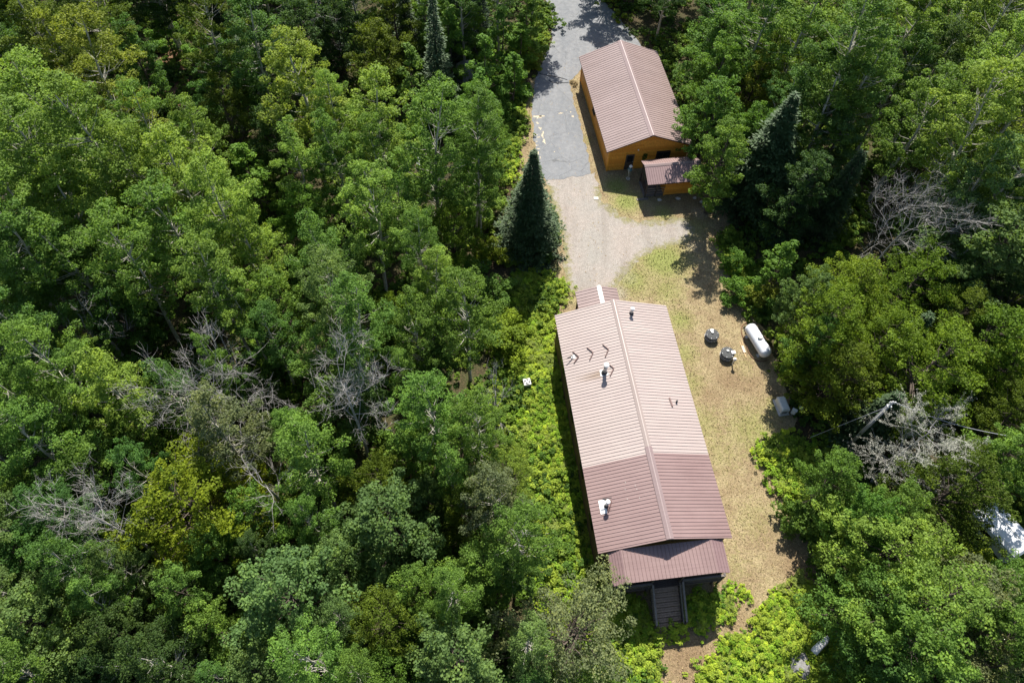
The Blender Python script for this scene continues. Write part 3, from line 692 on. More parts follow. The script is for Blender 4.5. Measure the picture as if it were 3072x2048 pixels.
def spruce(seed, H, Rr, dens=1.0):
    rng = np.random.default_rng(seed); Vs = []; rs = []; m = MB()
    m.tube([(0, 0, z) for z in np.linspace(0, H, 8)], [.16*(1-z/H)+.012 for z in np.linspace(0, H, 8)], 7, False)
    z = .35
    while z < H-.05:
        t = z/H; rad = Rr*(1-t)**1.0*(.86+.24*rng.random())+.05; nb = int((9+8*(1-t))*dens)
        for j in range(nb):
            a = rng.random()*6.283; rl = rad*(.62+.5*rng.random()); droop = .18*rl+.05
            d = np.array([math.cos(a), math.sin(a), 0]); s = np.array([-d[1], d[0], 0])
            n = max(5, int(rl*30)); u = rng.random(n)**.75
            side = rng.normal(size=n)*.30*(1.15-u)*min(1, rl)
            zz = z+.12*rng.normal(size=n)*.5-droop*u+.10*u**3*rl
            P = d[None]*(u*rl)[:, None]+s[None]*side[:, None]+np.stack([0*u, 0*u, zz], 1)
            dirn = d[None]*(.9+0*u)[:, None]+s[None]*(np.sign(side)*.7)[:, None]+rng.normal(size=(n, 3))*.22; dirn /= np.linalg.norm(dirn, axis=1)[:, None]
            nn = np.array([0, 0, 1.0])+rng.normal(size=(n, 3))*.45; sd = np.cross(nn, dirn); sd /= np.linalg.norm(sd, axis=1)[:, None]
            l = .13+.12*rng.random(n); wd = .028+.02*rng.random(n)
            Vs.append(np.stack([P, P+dirn*(l*.5)[:, None]+sd*wd[:, None], P+dirn*l[:, None], P+dirn*(l*.5)[:, None]-sd*wd[:, None]], 1).reshape(-1, 3))
            rs.append(np.repeat(np.clip(.3+.5*u+.2*rng.random(n), 0, 1), 4))
        z += .36*(1-.6*t)
    V = np.vstack(Vs); return dict(kind='spruce', H=H, R=Rr, crown=npmesh('crown', V, np.arange(len(V)).reshape(-1, 4), M['needle'], {'rnd': np.concatenate(rs)}), trunk=m.mesh('trunk', M['darkbark']))
def deadtree(seed, H, spread, mat, levels=4, upw=.55, nmain=7, z0=.45, r0=.14, lichen=False):
    rng = np.random.default_rng(seed); tr = MB(); br = MB(); tips = []
    zs = np.linspace(0, H*.9, 8); ph = rng.random()*6
    tp = lambda z: np.array([.3*math.sin(z*.3+ph)*z/H, .3*math.cos(z*.37+ph)*z/H-.3*math.cos(ph)*0, z])
    tr.tube([tp(z) for z in zs], [r0*(1-.8*z/H) for z in zs], 7, False)
    def grow(p, d, l, r, lev):
        pts = [p]; q = p.copy(); dd = d.copy(); k = 4
        for _ in range(k):
            dd = dd+rng.normal(size=3)*.16+[0, 0, .05]; dd /= np.linalg.norm(dd); q = q+dd*l/k; pts.append(q)
        br.tube(pts, np.linspace(r, r*.3, k+1), 4 if lev > 1 else 3, False)
        if lichen: tips.extend(pts[1:])
        if lev <= 0: return
        for j in range(rng.integers(4, 7)):
            t = .3+.7*rng.random(); i = min(k-1, int(t*k)); b = pts[i]+(pts[i+1]-pts[i])*(t*k-i)
            ax = dd+rng.normal(size=3)*.75; ax[2] += .25; ax /= np.linalg.norm(ax); grow(b, ax, l*(.45+.25*rng.random()), max(.006, r*.48), lev-1)
    for j in range(nmain):
        z = H*(z0+(1-z0)*.95*(j+.5)/nmain); a = j*2.4+rng.random(); e = upw+.35*rng.random()
        d = np.array([math.cos(a)*math.cos(e), math.sin(a)*math.cos(e), math.sin(e)]); grow(tp(z), d, spread*(1-.5*(z/H-z0)), r0*.27*(1-.5*z/H), levels-1)
    out = dict(kind='dead', H=H, R=spread, trunk=tr.mesh('trunk', M[mat], True), branches=br.mesh('branches', M[mat]))
    if lichen:
        V, F, r = leafcloud(np.array(tips), np.full(len(tips), .10), 9, .036, rng); out['lichen'] = npmesh('lichen_tufts', V, F, M['lichen'])
    return out
T = {}
T['aspen'] = [make_tree('aspen', 10+i, h, r, 200, 110, .085, .28, zb, 'oval', lobes=lo, r0=.11) for i, (h, r, zb, lo) in enumerate(((12, 2.2, .34, 5), (13.5, 2.3, .36, 4), (11, 2.1, .28, 6), (14, 2.1, .42, 3), (12.5, 2.5, .36, 7)))]
for i, (h, r, zb, lo) in enumerate(((13, 1.55, .3, 5), (11.5, 1.4, .25, 3), (14, 1.7, .4, 4))):
    T['aspen'].append(make_tree('aspen', 25+i, h, r, 130, 110, .082, .26, zb, 'oval', lobes=lo, r0=.09)); T['aspen'][-1]['R'] = 2.1
T['maple'] = [make_tree('maple', 30+i, h, r, 230, 90, .12, .33, .25, 'round', 'darkbark', flat=.55, lobes=lo) for i, (h, r, lo) in enumerate(((9, 2.9, 5), (10.5, 2.7, 4), (9.5, 2.6, 7)))]
T['ash'] = [make_tree('ash', 40+i, h, r, 290, 85, .095, .31, .22, 'round', 'darkbark', flat=.45, lobes=lo) for i, (h, r, lo) in enumerate(((9, 3.1, 6), (8, 2.8, 5), (10, 3.0, 4)))]
T['willow'] = [make_tree('willow', 50, 8, 3.3, 300, 75, .085, .32, .2, 'round', 'darkbark', lobes=6)]
T['sapling'] = [make_tree('sapling', 60+i, h, r, 75, 80, .11, .23, .12, 'cone', 'darkbark', r0=.05, lobes=lo) for i, (h, r, lo) in enumerate(((4.5, 1.2, 4), (5.8, 1.25, 5), (3.4, 1.2, 3)))]
T['shrub'] = [make_tree('shrub', 70+i, h, r, 75, 80, .095, .23, .12, 'round', 'darkbark', r0=.03, lobes=lo) for i, (h, r, lo) in enumerate(((2.2, 1.25, 4), (1.7, 1.1, 5)))]
T['spruce'] = [spruce(80, 12, 2.35, 1.2), spruce(81, 10, 1.25, .8)]
T['dead'] = [deadtree(90, 9.5, 3.5, 'deadwood', 4, .62, 10, .5, .12), deadtree(91, 12.5, 2.6, 'deadwood', 4, .5, 9, .5, .12), deadtree(92, 9, 2.4, 'deadwood', 3, .35, 8, .4), deadtree(93, 9.0, 2.6, 'deadwood', 3, .3, 22, .3, .11, True)]
COLS = dict(light=(.170, .262, .046), mid=(.118, .212, .040), deep=(.076, .158, .036), blue=(.118, .196, .060), olive=(.108, .180, .018), gold=(.160, .215, .016), dolive=(.090, .135, .016),
            yellow=(.190, .245, .036), pale=(.15, .185, .085), fresh=(.108, .212, .034), spruce=(.036, .070, .030), dark=(.052, .098, .026), bright=(.18, .25, .024))
WORD = dict(light='light green', mid='mid green', deep='deep green', blue='bluish green', olive='olive green', gold='yellow-olive', dolive='dark olive', yellow='yellow-green', pale='pale grey-green', fresh='fresh green', spruce='blue-green', dark='dark green', bright='bright yellow-green')
ORD = ['first', 'second', 'third', 'fourth', 'fifth', 'sixth', 'seventh', 'eighth', 'ninth', 'tenth', 'eleventh', 'twelfth', 'thirteenth', 'fourteenth', 'fifteenth', 'sixteenth', 'seventeenth', 'eighteenth', 'nineteenth', 'twentieth', 'twenty-first', 'twenty-second', 'twenty-third', 'twenty-fourth', 'twenty-fifth', 'twenty-sixth', 'twenty-seventh', 'twenty-eighth', 'twenty-ninth', 'thirtieth']
def nth(i):
    i += 1
    if i <= 30: return ORD[i-1]
    t = ['', '', '', 'thirty', 'forty', 'fifty', 'sixty', 'seventy', 'eighty', 'ninety'][i//10]
    return t+'-'+ORD[i % 10-1] if i % 10 else t[:-1]+'ieth'
TREES = []
def plant(px, py, dpx, kind, col, var=None, hs=1.0, label=None, src=None, rz=None, fixedbase=False, lean=None):
    "crown centre at a pixel, crown diameter in px -> a tree standing where that crown would stand"
    v = (var if var is not None else random.randrange(len(T[kind]))) % len(T[kind]); S = T[kind][v]
    zc = S['H']*.62*hs if not fixedbase else 0
    P = at(px, py, zc); dist = np.linalg.norm(P-[0, 0, CAM_H]); r = dpx*(.98 if kind in ('aspen', 'maple') else 1.08)/2*dist/FPX
    s = r/S['R']; s = s if fixedbase else min(max(s, .55), 1.9)
    if not fixedbase: P = at(px, py, S['H']*.66*(s*.45+.55)*hs)
    sz = s if fixedbase else (s*.45+.55)*hs
    TREES.append(dict(px=px, py=py, S=S, v=v, kind=kind, col=col, loc=(P[0], P[1], 0), s=s, sz=sz, label=label, rz=random.random()*6.28 if rz is None else rz, lean=lean))
# ---- crowns one can point to in the photograph
for a in [
 (570, 1490, 390, 'ash', 'gold', 0), (720, 1450, 190, 'ash', 'gold', 1), (900, 270, 250, 'aspen', 'yellow', 0), (1000, 330, 170, 'aspen', 'light', 1), (1130, 360, 240, 'aspen', 'light', 2), (1290, 430, 270, 'aspen', 'mid', 1), (1420, 420, 200, 'aspen', 'mid', 3),
 (1110, 640, 250, 'aspen', 'light', 0), (1010, 480, 200, 'aspen', 'mid', 2), (1360, 680, 190, 'ash', 'olive', 1), (1200, 620, 180, 'aspen', 'mid', 2), (1270, 760, 200, 'aspen', 'mid', 1),
 (1180, 1560, 360, 'maple', 'blue', 0), (860, 1800, 340, 'maple', 'blue', 1), (1360, 1960, 330, 'maple', 'blue', 1), (1700, 1900, 420, 'willow', 'pale', 0), (1160, 1850, 260, 'ash', 'dolive', 2), (1150, 1440, 230, 'ash', 'dolive', 0),
 (1400, 1510, 220, 'ash', 'dolive', 1), (1300, 1240, 260, 'aspen', 'mid', 0), (1430, 1290, 220, 'aspen', 'mid', 1), (1530, 1400, 210, 'willow', 'light', 0), (1250, 1000, 220, 'aspen', 'mid', 2), (1400, 940, 260, 'aspen', 'mid', 0), (1190, 930, 150, 'ash', 'olive', 1),
 (1000, 1230, 250, 'maple', 'mid', 0), (930, 1380, 260, 'aspen', 'mid', 2), (1080, 1180, 200, 'maple', 'blue', 1), (780, 1560, 240, 'maple', 'fresh', 0), (1490, 1500, 240, 'aspen', 'pale', 0), (1560, 1620, 260, 'aspen', 'mid', 1), (1420, 1700, 260, 'maple', 'mid', 0), (1240, 1780, 200, 'maple', 'mid', 1),
 (150, 330, 290, 'aspen', 'light', 0), (300, 250, 250, 'aspen', 'yellow', 1), (310, 430, 260, 'aspen', 'light', 3), (110, 520, 300, 'aspen', 'light', 1), (240, 620, 270, 'aspen', 'light', 2), (60, 430, 220, 'aspen', 'light', 0), (420, 530, 220, 'aspen', 'light', 1), (575, 410, 180, 'aspen', 'light', 0), (560, 520, 260, 'aspen', 'light', 2), (130, 640, 220, 'aspen', 'light', 3),
 (740, 500, 170, 'sapling', 'fresh', 1), (670, 330, 190, 'ash', 'dolive', 0), (700, 640, 230, 'aspen', 'light', 3), (520, 700, 260, 'aspen', 'mid', 0), (370, 780, 250, 'aspen', 'mid', 1), (200, 800, 260, 'aspen', 'mid', 2), (70, 760, 220, 'aspen', 'mid', 3), (640, 860, 240, 'aspen', 'light', 1), (760, 760, 200, 'aspen', 'light', 0), (900, 640, 200, 'maple', 'fresh', 0), (960, 760, 220, 'aspen', 'mid', 2), (840, 900, 220, 'maple', 'mid', 1), (990, 880, 230, 'aspen', 'blue', 1), (1060, 1000, 240, 'aspen', 'mid', 3),
 (60, 1000, 240, 'aspen', 'deep', 0), (180, 1080, 240, 'aspen', 'mid', 1), (330, 1180, 240, 'aspen', 'light', 2), (60, 1180, 220, 'aspen', 'mid', 2), (420, 1290, 220, 'maple', 'mid', 0), (120, 1330, 240, 'aspen', 'mid', 0), (280, 1400, 220, 'maple', 'mid', 1), (60, 1500, 200, 'maple', 'mid', 0), (180, 1540, 200, 'aspen', 'deep', 1), (650, 1300, 260, 'aspen', 'pale', 2), (90, 1680, 230, 'maple', 'deep', 0), (230, 1720, 200, 'aspen', 'deep', 1), (100, 1860, 260, 'maple', 'blue', 1), (220, 1960, 260, 'maple', 'blue', 0), (60, 2010, 200, 'aspen', 'mid', 0), (360, 1900, 220, 'maple', 'dark', 1), (640, 1650, 200, 'maple', 'mid', 0), (560, 1760, 200, 'maple', 'mid', 1), (480, 1990, 220, 'aspen', 'dark', 2), (640, 1900, 200, 'maple', 'mid', 0), (780, 2000, 240, 'maple', 'blue', 0), (960, 1960, 260, 'aspen', 'mid', 1), (1180, 2020, 220, 'maple', 'fresh', 0), (1000, 1690, 200, 'maple', 'blue', 1), (950, 1560, 160, 'aspen', 'mid', 0),
 # right of the clearing
 (2060, 60, 240, 'aspen', 'fresh', 1), (2180, 110, 240, 'maple', 'mid', 0), (2150, 210, 180, 'maple', 'fresh', 1), (2290, 60, 220, 'aspen', 'mid', 0), (2330, 170, 190, 'ash', 'olive', 1), (2270, 230, 180, 'ash', 'yellow', 0), (2420, 100, 260, 'aspen', 'light', 2), (2560, 60, 260, 'aspen', 'light', 1), (2560, 190, 240, 'aspen', 'mid', 3), (2700, 90, 260, 'aspen', 'light', 0), (2850, 60, 220, 'aspen', 'mid', 2), (3000, 80, 260, 'aspen', 'light', 1), (2970, 230, 260, 'aspen', 'light', 3), (3040, 330, 240, 'aspen', 'yellow', 0), (2930, 400, 260, 'aspen', 'light', 1), (2770, 340, 220, 'aspen', 'mid', 0), (2480, 330, 220, 'aspen', 'mid', 2), (2500, 440, 220, 'maple', 'blue', 0), (2140, 330, 220, 'maple', 'mid', 0), (2180, 460, 200, 'maple', 'mid', 1), (2250, 400, 190, 'maple', 'fresh', 0), (2600, 280, 200, 'aspen', 'mid', 1), (2900, 560, 220, 'aspen', 'blue', 2), (3040, 520, 220, 'aspen', 'light', 1), (2400, 560, 200, 'maple', 'dark', 1), (2820, 200, 180, 'aspen', 'dark', 2),
 (2960, 760, 330, 'maple', 'blue', 0), (2860, 690, 200, 'maple', 'blue', 1), (2760, 840, 240, 'ash', 'olive', 0), (2560, 850, 230, 'ash', 'bright', 1), (2480, 960, 260, 'ash', 'olive', 2), (2415, 890, 170, 'maple', 'blue', 1), (2640, 1000, 230, 'ash', 'olive', 0), (2790, 1090, 300, 'ash', 'olive', 2), (2960, 1010, 260, 'ash', 'olive', 1), (3040, 1090, 220, 'ash', 'bright', 0), (2520, 1110, 240, 'ash', 'dolive', 1), (2460, 1120, 120, 'shrub', 'mid', 0), (2340, 790, 130, 'sapling', 'fresh', 1), (2300, 870, 110, 'shrub', 'yellow', 0), (3040, 900, 200, 'ash', 'dark', 1), (3050, 1250, 200, 'ash', 'dolive', 0), (2445, 1010, 150, 'maple', 'deep', 1),
 (2680, 1640, 330, 'ash', 'light', 0), (2640, 1800, 290, 'ash', 'mid', 1), (2780, 1780, 330, 'ash', 'light', 2), (2720, 1930, 300, 'maple', 'mid', 1), (2660, 1990, 240, 'maple', 'deep', 0), (2880, 1450, 290, 'ash', 'dolive', 0), (3030, 1380, 200, 'maple', 'mid', 1), (2500, 1440, 190, 'maple', 'mid', 0), (2600, 1540, 190, 'maple', 'fresh', 1), (2560, 1590, 190, 'maple', 'mid', 0), (2920, 1800, 270, 'maple', 'pale', 0), (3030, 1920, 220, 'maple', 'mid', 1), (2960, 1990, 260, 'willow', 'pale', 0), (2930, 1680, 110, 'sapling', 'bright', 0), (3000, 1770, 170, 'maple', 'mid', 0), (2830, 2030, 220, 'ash', 'mid', 1), (2700, 1530, 190, 'maple', 'mid', 1), (2420, 1560, 140, 'shrub', 'mid', 0),
 # roadside
 (1500, 90, 150, 'sapling', 'fresh', 1), (1420, 60, 150, 'sapling', 'mid', 0), (1560, 120, 130, 'sapling', 'fresh', 0), (1590, 60, 110, 'sapling', 'mid', 1), (1460, 180, 130, 'sapling', 'fresh', 1), (1540, 210, 130, 'sapling', 'fresh', 0), (1440, 290, 170, 'sapling', 'fresh', 1), (1500, 300, 90, 'shrub', 'fresh', 0), (1420, 350, 150, 'maple', 'fresh', 1), (1470, 390, 130, 'maple', 'mid', 0), (1440, 530, 150, 'aspen', 'mid', 2), (1590, 160, 80, 'shrub', 'yellow', 1), (1330, 280, 150, 'sapling', 'mid', 0), (1350, 100, 130, 'sapling', 'fresh', 1), (1240, 210, 170, 'sapling', 'mid', 1), (1440, 600, 150, 'shrub', 'light', 0), (1470, 740, 110, 'shrub', 'bright', 0), (1400, 800, 130, 'shrub', 'fresh', 1), (1480, 860, 130, 'shrub', 'mid', 0), (1520, 1010, 160, 'shrub', 'bright', 0), (1540, 960, 110, 'shrub', 'bright', 1),
 (1300, 30, 140, 'maple', 'mid', 1), (1190, 60, 170, 'maple', 'dolive', 0), (1130, 150, 200, 'maple', 'dolive', 0), (900, 90, 200, 'maple', 'dark', 1), (760, 120, 220, 'aspen', 'deep', 2), (620, 100, 200, 'aspen', 'dolive', 1), (820, 180, 180, 'maple', 'blue', 0), (400, 150, 150, 'maple', 'deep', 1), (120, 80, 200, 'aspen', 'dolive', 2), (180, 160, 160, 'aspen', 'yellow', 2), (300, 60, 180, 'aspen', 'dolive', 0), (480, 60, 130, 'sapling', 'fresh', 0), (1010, 90, 180, 'maple', 'dark', 0), (660, 220, 200, 'maple', 'deep', 0), (40, 180, 190, 'maple', 'deep', 0), (820, 400, 170, 'maple', 'dark', 0),
 (2210, 770, 90, 'shrub', 'fresh', 0), (2215, 860, 100, 'shrub', 'fresh', 1), (2190, 700, 60, 'shrub', 'mid', 1),
]: plant(*a[:5], var=a[5])
# spruces and standing dead trees
plant(1584, 742, 205, 'spruce', 'spruce', 0, rz=.5, fixedbase=True, label='tall dark spruce with a sharp tip beside the gravel court')
TREES[-1]['sz'] = 11.3/12
plant(2245, 612, 255, 'spruce', 'spruce', 0, rz=2.5, fixedbase=True, label='large dark spruce beyond the shed, right of the gravel court'); TREES[-1]['sz'] = 1.04
plant(1322, 330, 110, 'spruce', 'spruce', 1, fixedbase=True, label='thin dark spire of spruce reaching the top edge left of the driveway'); TREES[-1]['sz'] = 1.25
plant(1232, 200, 90, 'spruce', 'spruce', 1, fixedbase=True, label='narrow spruce in the upper wood, left of the taller spire'); TREES[-1]['sz'] = 1.1
plant(1372, 170, 90, 'spruce', 'spruce', 1, fixedbase=True, label='narrow dark spruce between the thin spire and the driveway'); TREES[-1]['sz'] = 1.0
plant(2640, 1110, 130, 'spruce', 'spruce', 1, fixedbase=True, label='small blue-green spruce among the olive crowns right of the propane tank'); TREES[-1]['sz'] = .8
plant(2560, 1320, 150, 'spruce', 'spruce', 1, fixedbase=True, label='dark spruce in the shade beside the utility pole'); TREES[-1]['sz'] = .75
for px_, py_, d_, z_, lb in ((1190, 130, 80, 1.1, 'dark pointed spruce near the top edge in the upper wood'), (1010, 200, 80, 1.0, 'narrow dark conifer left of the upper spruces'), (1290, 130, 80, 1.15, 'slim spruce between two taller spires near the top'), (1440, 120, 70, .9, 'small spruce close to the driveway bend'), (700, 180, 90, 1.1, 'dark conifer in the upper left wood'), (70, 60, 100, 1.1, 'dark conifer in the top left corner'), (2450, 700, 120, 1.0, 'dark conifer in the shade left of the broad dead tree'), (2330, 720, 110, .9, 'dark conifer in the shade behind the gravel court')):
    plant(px_, py_, d_, 'spruce', 'spruce', 1, fixedbase=True, label=lb); TREES[-1]['sz'] = z_
for px, py, d, v, rz, lb in ((770, 1330, 430, 0, 1.0, 'largest grey dead tree with a wide twiggy crown in the left wood'), (830, 1420, 330, 2, 2.2, 'leafless grey tree just right of the widest dead crown'), (420, 1120, 260, 2, .3, 'slender bare grey tree left of the widest dead crown'),
                             (2580, 860, 420, 0, 3.0, 'broad grey dead tree in the right wood above the olive crowns'), (1110, 1400, 300, 1, 0.4, 'tall bleached dead birch with a long pale trunk in the middle of the left wood'), (500, 1690, 190, 1, 2.0, 'white barked dead birch near the lower left corner'),
                             (2610, 1450, 460, 3, 1.2, 'dead conifer furred with pale lichen below the utility pole'), (970, 260, 200, 2, 4.0, 'thin leafless tree in the upper left wood below the top edge'), (2790, 420, 230, 2, 5.0, 'small bare grey tree near the upper right corner wood'), (880, 1560, 200, 2, 3.3, 'brown-grey dead tree low in the gap right of the yellow-olive crown'), (1480, 1320, 130, 2, 2.6, 'thin bare snag with dark stem in the brush left of the house')):
    plant(px, py, d, 'dead', 'mid', v, rz=rz, fixedbase=True, label=lb); TREES[-1]['s'] = min(1.15, TREES[-1]['s']); TREES[-1]['sz'] = 1.0
for wx_, wy_ in ((9.3, 79.5), (11.2, 84.5), (15.5, 79)):
    q_ = pix((wx_, wy_, 8)); plant(q_[0], q_[1], 185, 'maple', 'mid', 0); TREES[-1]['loc'] = (wx_, wy_, 0); TREES[-1]['keep'] = 1
# ---- the rest of the canopy, wherever no crown stands yet
OPEN = [(1635, -100), (1625, 60), (1600, 180), (1555, 260), (1525, 420), (1520, 600), (1580, 700), (1640, 860), (1590, 920), (1500, 1000), (1470, 1130), (1560, 1330), (1630, 1560), (1680, 1750), (1850, 1930), (1900, 2100), (2560, 2100), (2560, 1950), (2530, 1800), (2490, 1640), (2470, 1560), (2420, 1330), (2440, 1240), (2380, 1100), (2340, 980), (2270, 900), (2250, 720), (2230, 620), (2130, 540), (2090, 420), (2010, 200), (1960, 110), (1860, 60), (1800, -100)]
GAPS = [(460, 880, 70), (610, 1000, 60), (850, 1160, 50), (1060, 1330, 85), (1010, 1480, 65), (1400, 1590, 50), (1140, 1720, 60), (505, 230, 85), (760, 330, 50), (1030, 200, 45), (2330, 680, 110), (2560, 620, 90), (2700, 560, 110), (2600, 740, 95), (2780, 650, 60), (2690, 1200, 90), (2700, 1350, 140), (2820, 1240, 100), (2950, 1190, 80), (480, 1800, 70), (700, 1760, 60), (880, 1500, 55), (2400, 1200, 50), (3000, 1590, 150), (2880, 1530, 60), (2610, 1250, 80), (1470, 1960, 60), (1510, 1830, 50), (2620, 500, 80), (870, 1650, 40), (2850, 480, 60), (1395, 205, 60), (1445, 790, 45), (1500, 905, 70), (2500, 1950, 80)]
rr = random.Random(11)
cand = [(x+rr.uniform(-28, 28), y+rr.uniform(-28, 28)) for y in range(-230, 2160, 78) for x in range(-120, 3200, 78)]
for px, py in cand:
    if inside(OPEN, (px, py))[0]: continue
    e = min(math.hypot(px-ox, py-oy) for ox, oy in resample(OPEN, 40))
    if e < 70: continue
    if any(math.hypot(px-gx, py-gy) < g+50 for gx, gy, g in GAPS): continue
    if any(math.hypot(px-t['px'], py-t['py']) < 98*(1 if t['kind'] not in ('sapling', 'shrub', 'dead') else .8) for t in TREES): continue
    left = px < 1700
    if py < 250 and left: c = rr.choice(['deep', 'dark', 'dolive', 'mid']); k = rr.choice(['maple', 'aspen', 'aspen'])
    elif left and py < 900: c = rr.choice(['light', 'mid', 'mid']); k = 'aspen'
    elif left and py < 1400: c = rr.choice(['mid', 'mid', 'deep']); k = rr.choice(['aspen', 'maple', 'aspen'])
    elif left: c = rr.choice(['mid', 'deep', 'blue', 'dark']); k = rr.choice(['maple', 'aspen'])
    elif py < 700: c = rr.choice(['light', 'mid', 'deep']); k = 'aspen'
    else: c = rr.choice(['dolive', 'mid', 'deep']); k = rr.choice(['ash', 'maple'])
    plant(px, py, rr.uniform(140, 205), k, c, rr.randrange(8), hs=rr.uniform(.72, 1.02))
# a keep-out so that no trunk stands in the yard or on a roof
def local(P, root): return root.matrix_basis.inverted() @ Vector((P[0], P[1], 0))
keep = []
for t in TREES:
    P = t['loc']; a = local(P, house); b = local(P, gar)
    bad = (abs(a.x) < 5.0 and -13 < a.y < 12) or (abs(b.x) < 4.6 and -11 < b.y < 7.6) or inside(ASPH, P[:2])[0] or inside(GRAV, P[:2])[0]
    if not bad or t.get('keep'): keep.append(t)
TREES = keep
ROWS = [(-999, 120, 'along the top edge'), (120, 300, 'level with the garage roof'), (300, 480, 'level with the garage front'), (480, 680, 'level with the shed'), (680, 860, 'level with the tall spruce'), (860, 1040, 'level with the highest roof vent'), (1040, 1210, 'level with the propane tank'), (1210, 1390, 'level with the generator'),
        (1390, 1580, 'level with the darker roof'), (1580, 1760, 'level with the porch roof'), (1760, 1920, 'level with the porch stairs'), (1920, 9999, 'along the bottom edge')]
SPEC = dict(aspen='airy aspen', maple='round-crowned tree', ash='dense domed tree', willow='soft spreading tree', sapling='slim sapling', shrub='low shrub', spruce='narrow spruce', dead='leafless dead tree')
CAT = dict(aspen='tree', maple='tree', ash='tree', willow='tree', sapling='young tree', shrub='shrub', spruce='spruce tree', dead='dead tree')
NAME = dict(aspen='aspen_tree', maple='broadleaf_tree', ash='dense_tree', willow='willow_tree', sapling='sapling', shrub='shrub', spruce='spruce_tree', dead='dead_tree')
GRP = dict(aspen='aspens in the wood', maple='rounded broadleaf trees in the wood', ash='dense olive and green trees in the wood', willow='soft grey-green trees', sapling='saplings at the wood edge', shrub='shrubs at the clearing edge', spruce='spruces among the leafy trees', dead='standing dead trees')
for side in (0, 1):
    for y0, y1, txt in ROWS:
        g = sorted([t for t in TREES if y0 <= t['py'] < y1 and (t['px'] > 1800) == bool(side) and not t['label'] and -40 < t['px'] < 3112 and -60 < t['py'] < 2120], key=lambda t: t['px'])
        for i, t in enumerate(g):
            if side: t['label'] = '%s %s, %s from right edge, %s' % (WORD[t['col']], SPEC[t['kind']], ORD[len(g)-1-i], txt)
            else: t['label'] = '%s %s, %s from left edge, %s' % (WORD[t['col']], SPEC[t['kind']], ORD[i], txt)
out = sorted([t for t in TREES if not t['label']], key=lambda t: (t['py'] < -60, t['px'], t['py']))
for i, t in enumerate(out):
    edge = 'top' if t['py'] <= -60 else 'bottom' if t['py'] >= 2120 else 'left' if t['px'] < 1500 else 'right'
    n_ = sum(1 for q in out[:i] if q.get('edge') == edge); t['edge'] = edge
    t['label'] = '%s %s, %s past the %s edge' % (WORD[t['col']], SPEC[t['kind']], nth(n_), edge)
for t in TREES:
    if not t['label']: t['label'] = '%s %s just outside the edge of the picture' % (WORD[t['col']], SPEC[t['kind']])
    S = t['S']; root = empty(NAME[t['kind']], t['loc'], t['rz'], t['label'], CAT[t['kind']], GRP[t['kind']])
    root.scale = (t['s'], t['s'], t['sz'])
    if t['kind'] not in ('spruce', 'shrub', 'sapling'): root.rotation_euler.x = rr.uniform(-.05, .05); root.rotation_euler.y = rr.uniform(-.05, .05)
    link(D.objects.new('trunk', S['trunk']), root)
    for part in ('crown', 'branches', 'lichen'):
        if part in S:
            o = link(D.objects.new('lichen_tufts' if part == 'lichen' else part, S[part]), root)
            c = COLS[t['col']]; k = rr.uniform(.85, 1.15); w_ = rr.uniform(.93, 1.07); o.color = (c[0]*k*w_, c[1]*k, c[2]*k/w_, 1)
print('trees', len(TREES))

# ------------------------------------------------------------------ undergrowth (stuff)
def scatter_gn(name, pts, scl, srcs, seed=0):
    me = D.meshes.new(name); me.vertices.add(len(pts)); me.vertices.foreach_set('co', np.asarray(pts, np.float32).ravel())
    a = me.attributes.new('scl', 'FLOAT', 'POINT'); a.data.foreach_set('value', np.asarray(scl, np.float32))
    o = link(D.objects.new(name, me)); tag(o, kind='stuff')
    col = D.collections.new(name+'_sources')
    for s in srcs: col.objects.link(s)
    ng = D.node_groups.new(name, 'GeometryNodeTree'); ng.interface.new_socket('Geometry', in_out='INPUT', socket_type='NodeSocketGeometry'); ng.interface.new_socket('Geometry', in_out='OUTPUT', socket_type='NodeSocketGeometry')
    gi = ng.nodes.new('NodeGroupInput'); go = ng.nodes.new('NodeGroupOutput'); ip = ng.nodes.new('GeometryNodeInstanceOnPoints'); ci = ng.nodes.new('GeometryNodeCollectionInfo')
    mp = ng.nodes.new('GeometryNodeMeshToPoints')
    ci.inputs['Collection'].default_value = col; ci.inputs['Separate Children'].default_value = True; ci.inputs['Reset Children'].default_value = True
    na = ng.nodes.new('GeometryNodeInputNamedAttribute'); na.data_type = 'FLOAT'; na.inputs['Name'].default_value = 'scl'
    rv = ng.nodes.new('FunctionNodeRandomValue'); rv.data_type = 'FLOAT_VECTOR'; rv.inputs[0].default_value = (-.15, -.15, 0); rv.inputs[1].default_value = (.15, .15, 6.28); rv.inputs['Seed'].default_value = seed
    k = ng.links.new; k(gi.outputs[0], mp.inputs[0]); k(mp.outputs[0], ip.inputs['Points']); k(ci.outputs[0], ip.inputs['Instance']); ip.inputs['Pick Instance'].default_value = True
    k(rv.outputs[0], ip.inputs['Rotation']); k(na.outputs[0], ip.inputs['Scale']); k(ip.outputs[0], go.inputs[0])
    o.modifiers.new('scatter', 'NODES').node_group = ng
    return o
def clump(i, size, n, k, rad, col, mat, asp=.8):
    rng = np.random.default_rng(300+i); C = rng.normal(size=(n, 3))*[rad, rad, rad*.3]+[0, 0, rad*.75]; C[:, 2] = np.abs(C[:, 2])
    V, F, r = leafcloud(C, np.full(n, rad*.45), k, size, rng, .45, 1.5 if mat == 'bramble_leaf' else .9, asp)
    mt = leafmat('%s_%d' % (mat, i), .34 if mat == 'bramble_leaf' else .34, (1.12, 1.04, .8), .1, col)
    return D.objects.new('clump', npmesh('clump', V, F, mt, {'rnd': r}))
PXOPEN_G = LAWN
rng = np.random.default_rng(5)
UG = []; US = []
FIELD = np.array([(-66, -2), (66, -2), (66, 92), (-66, 92)])
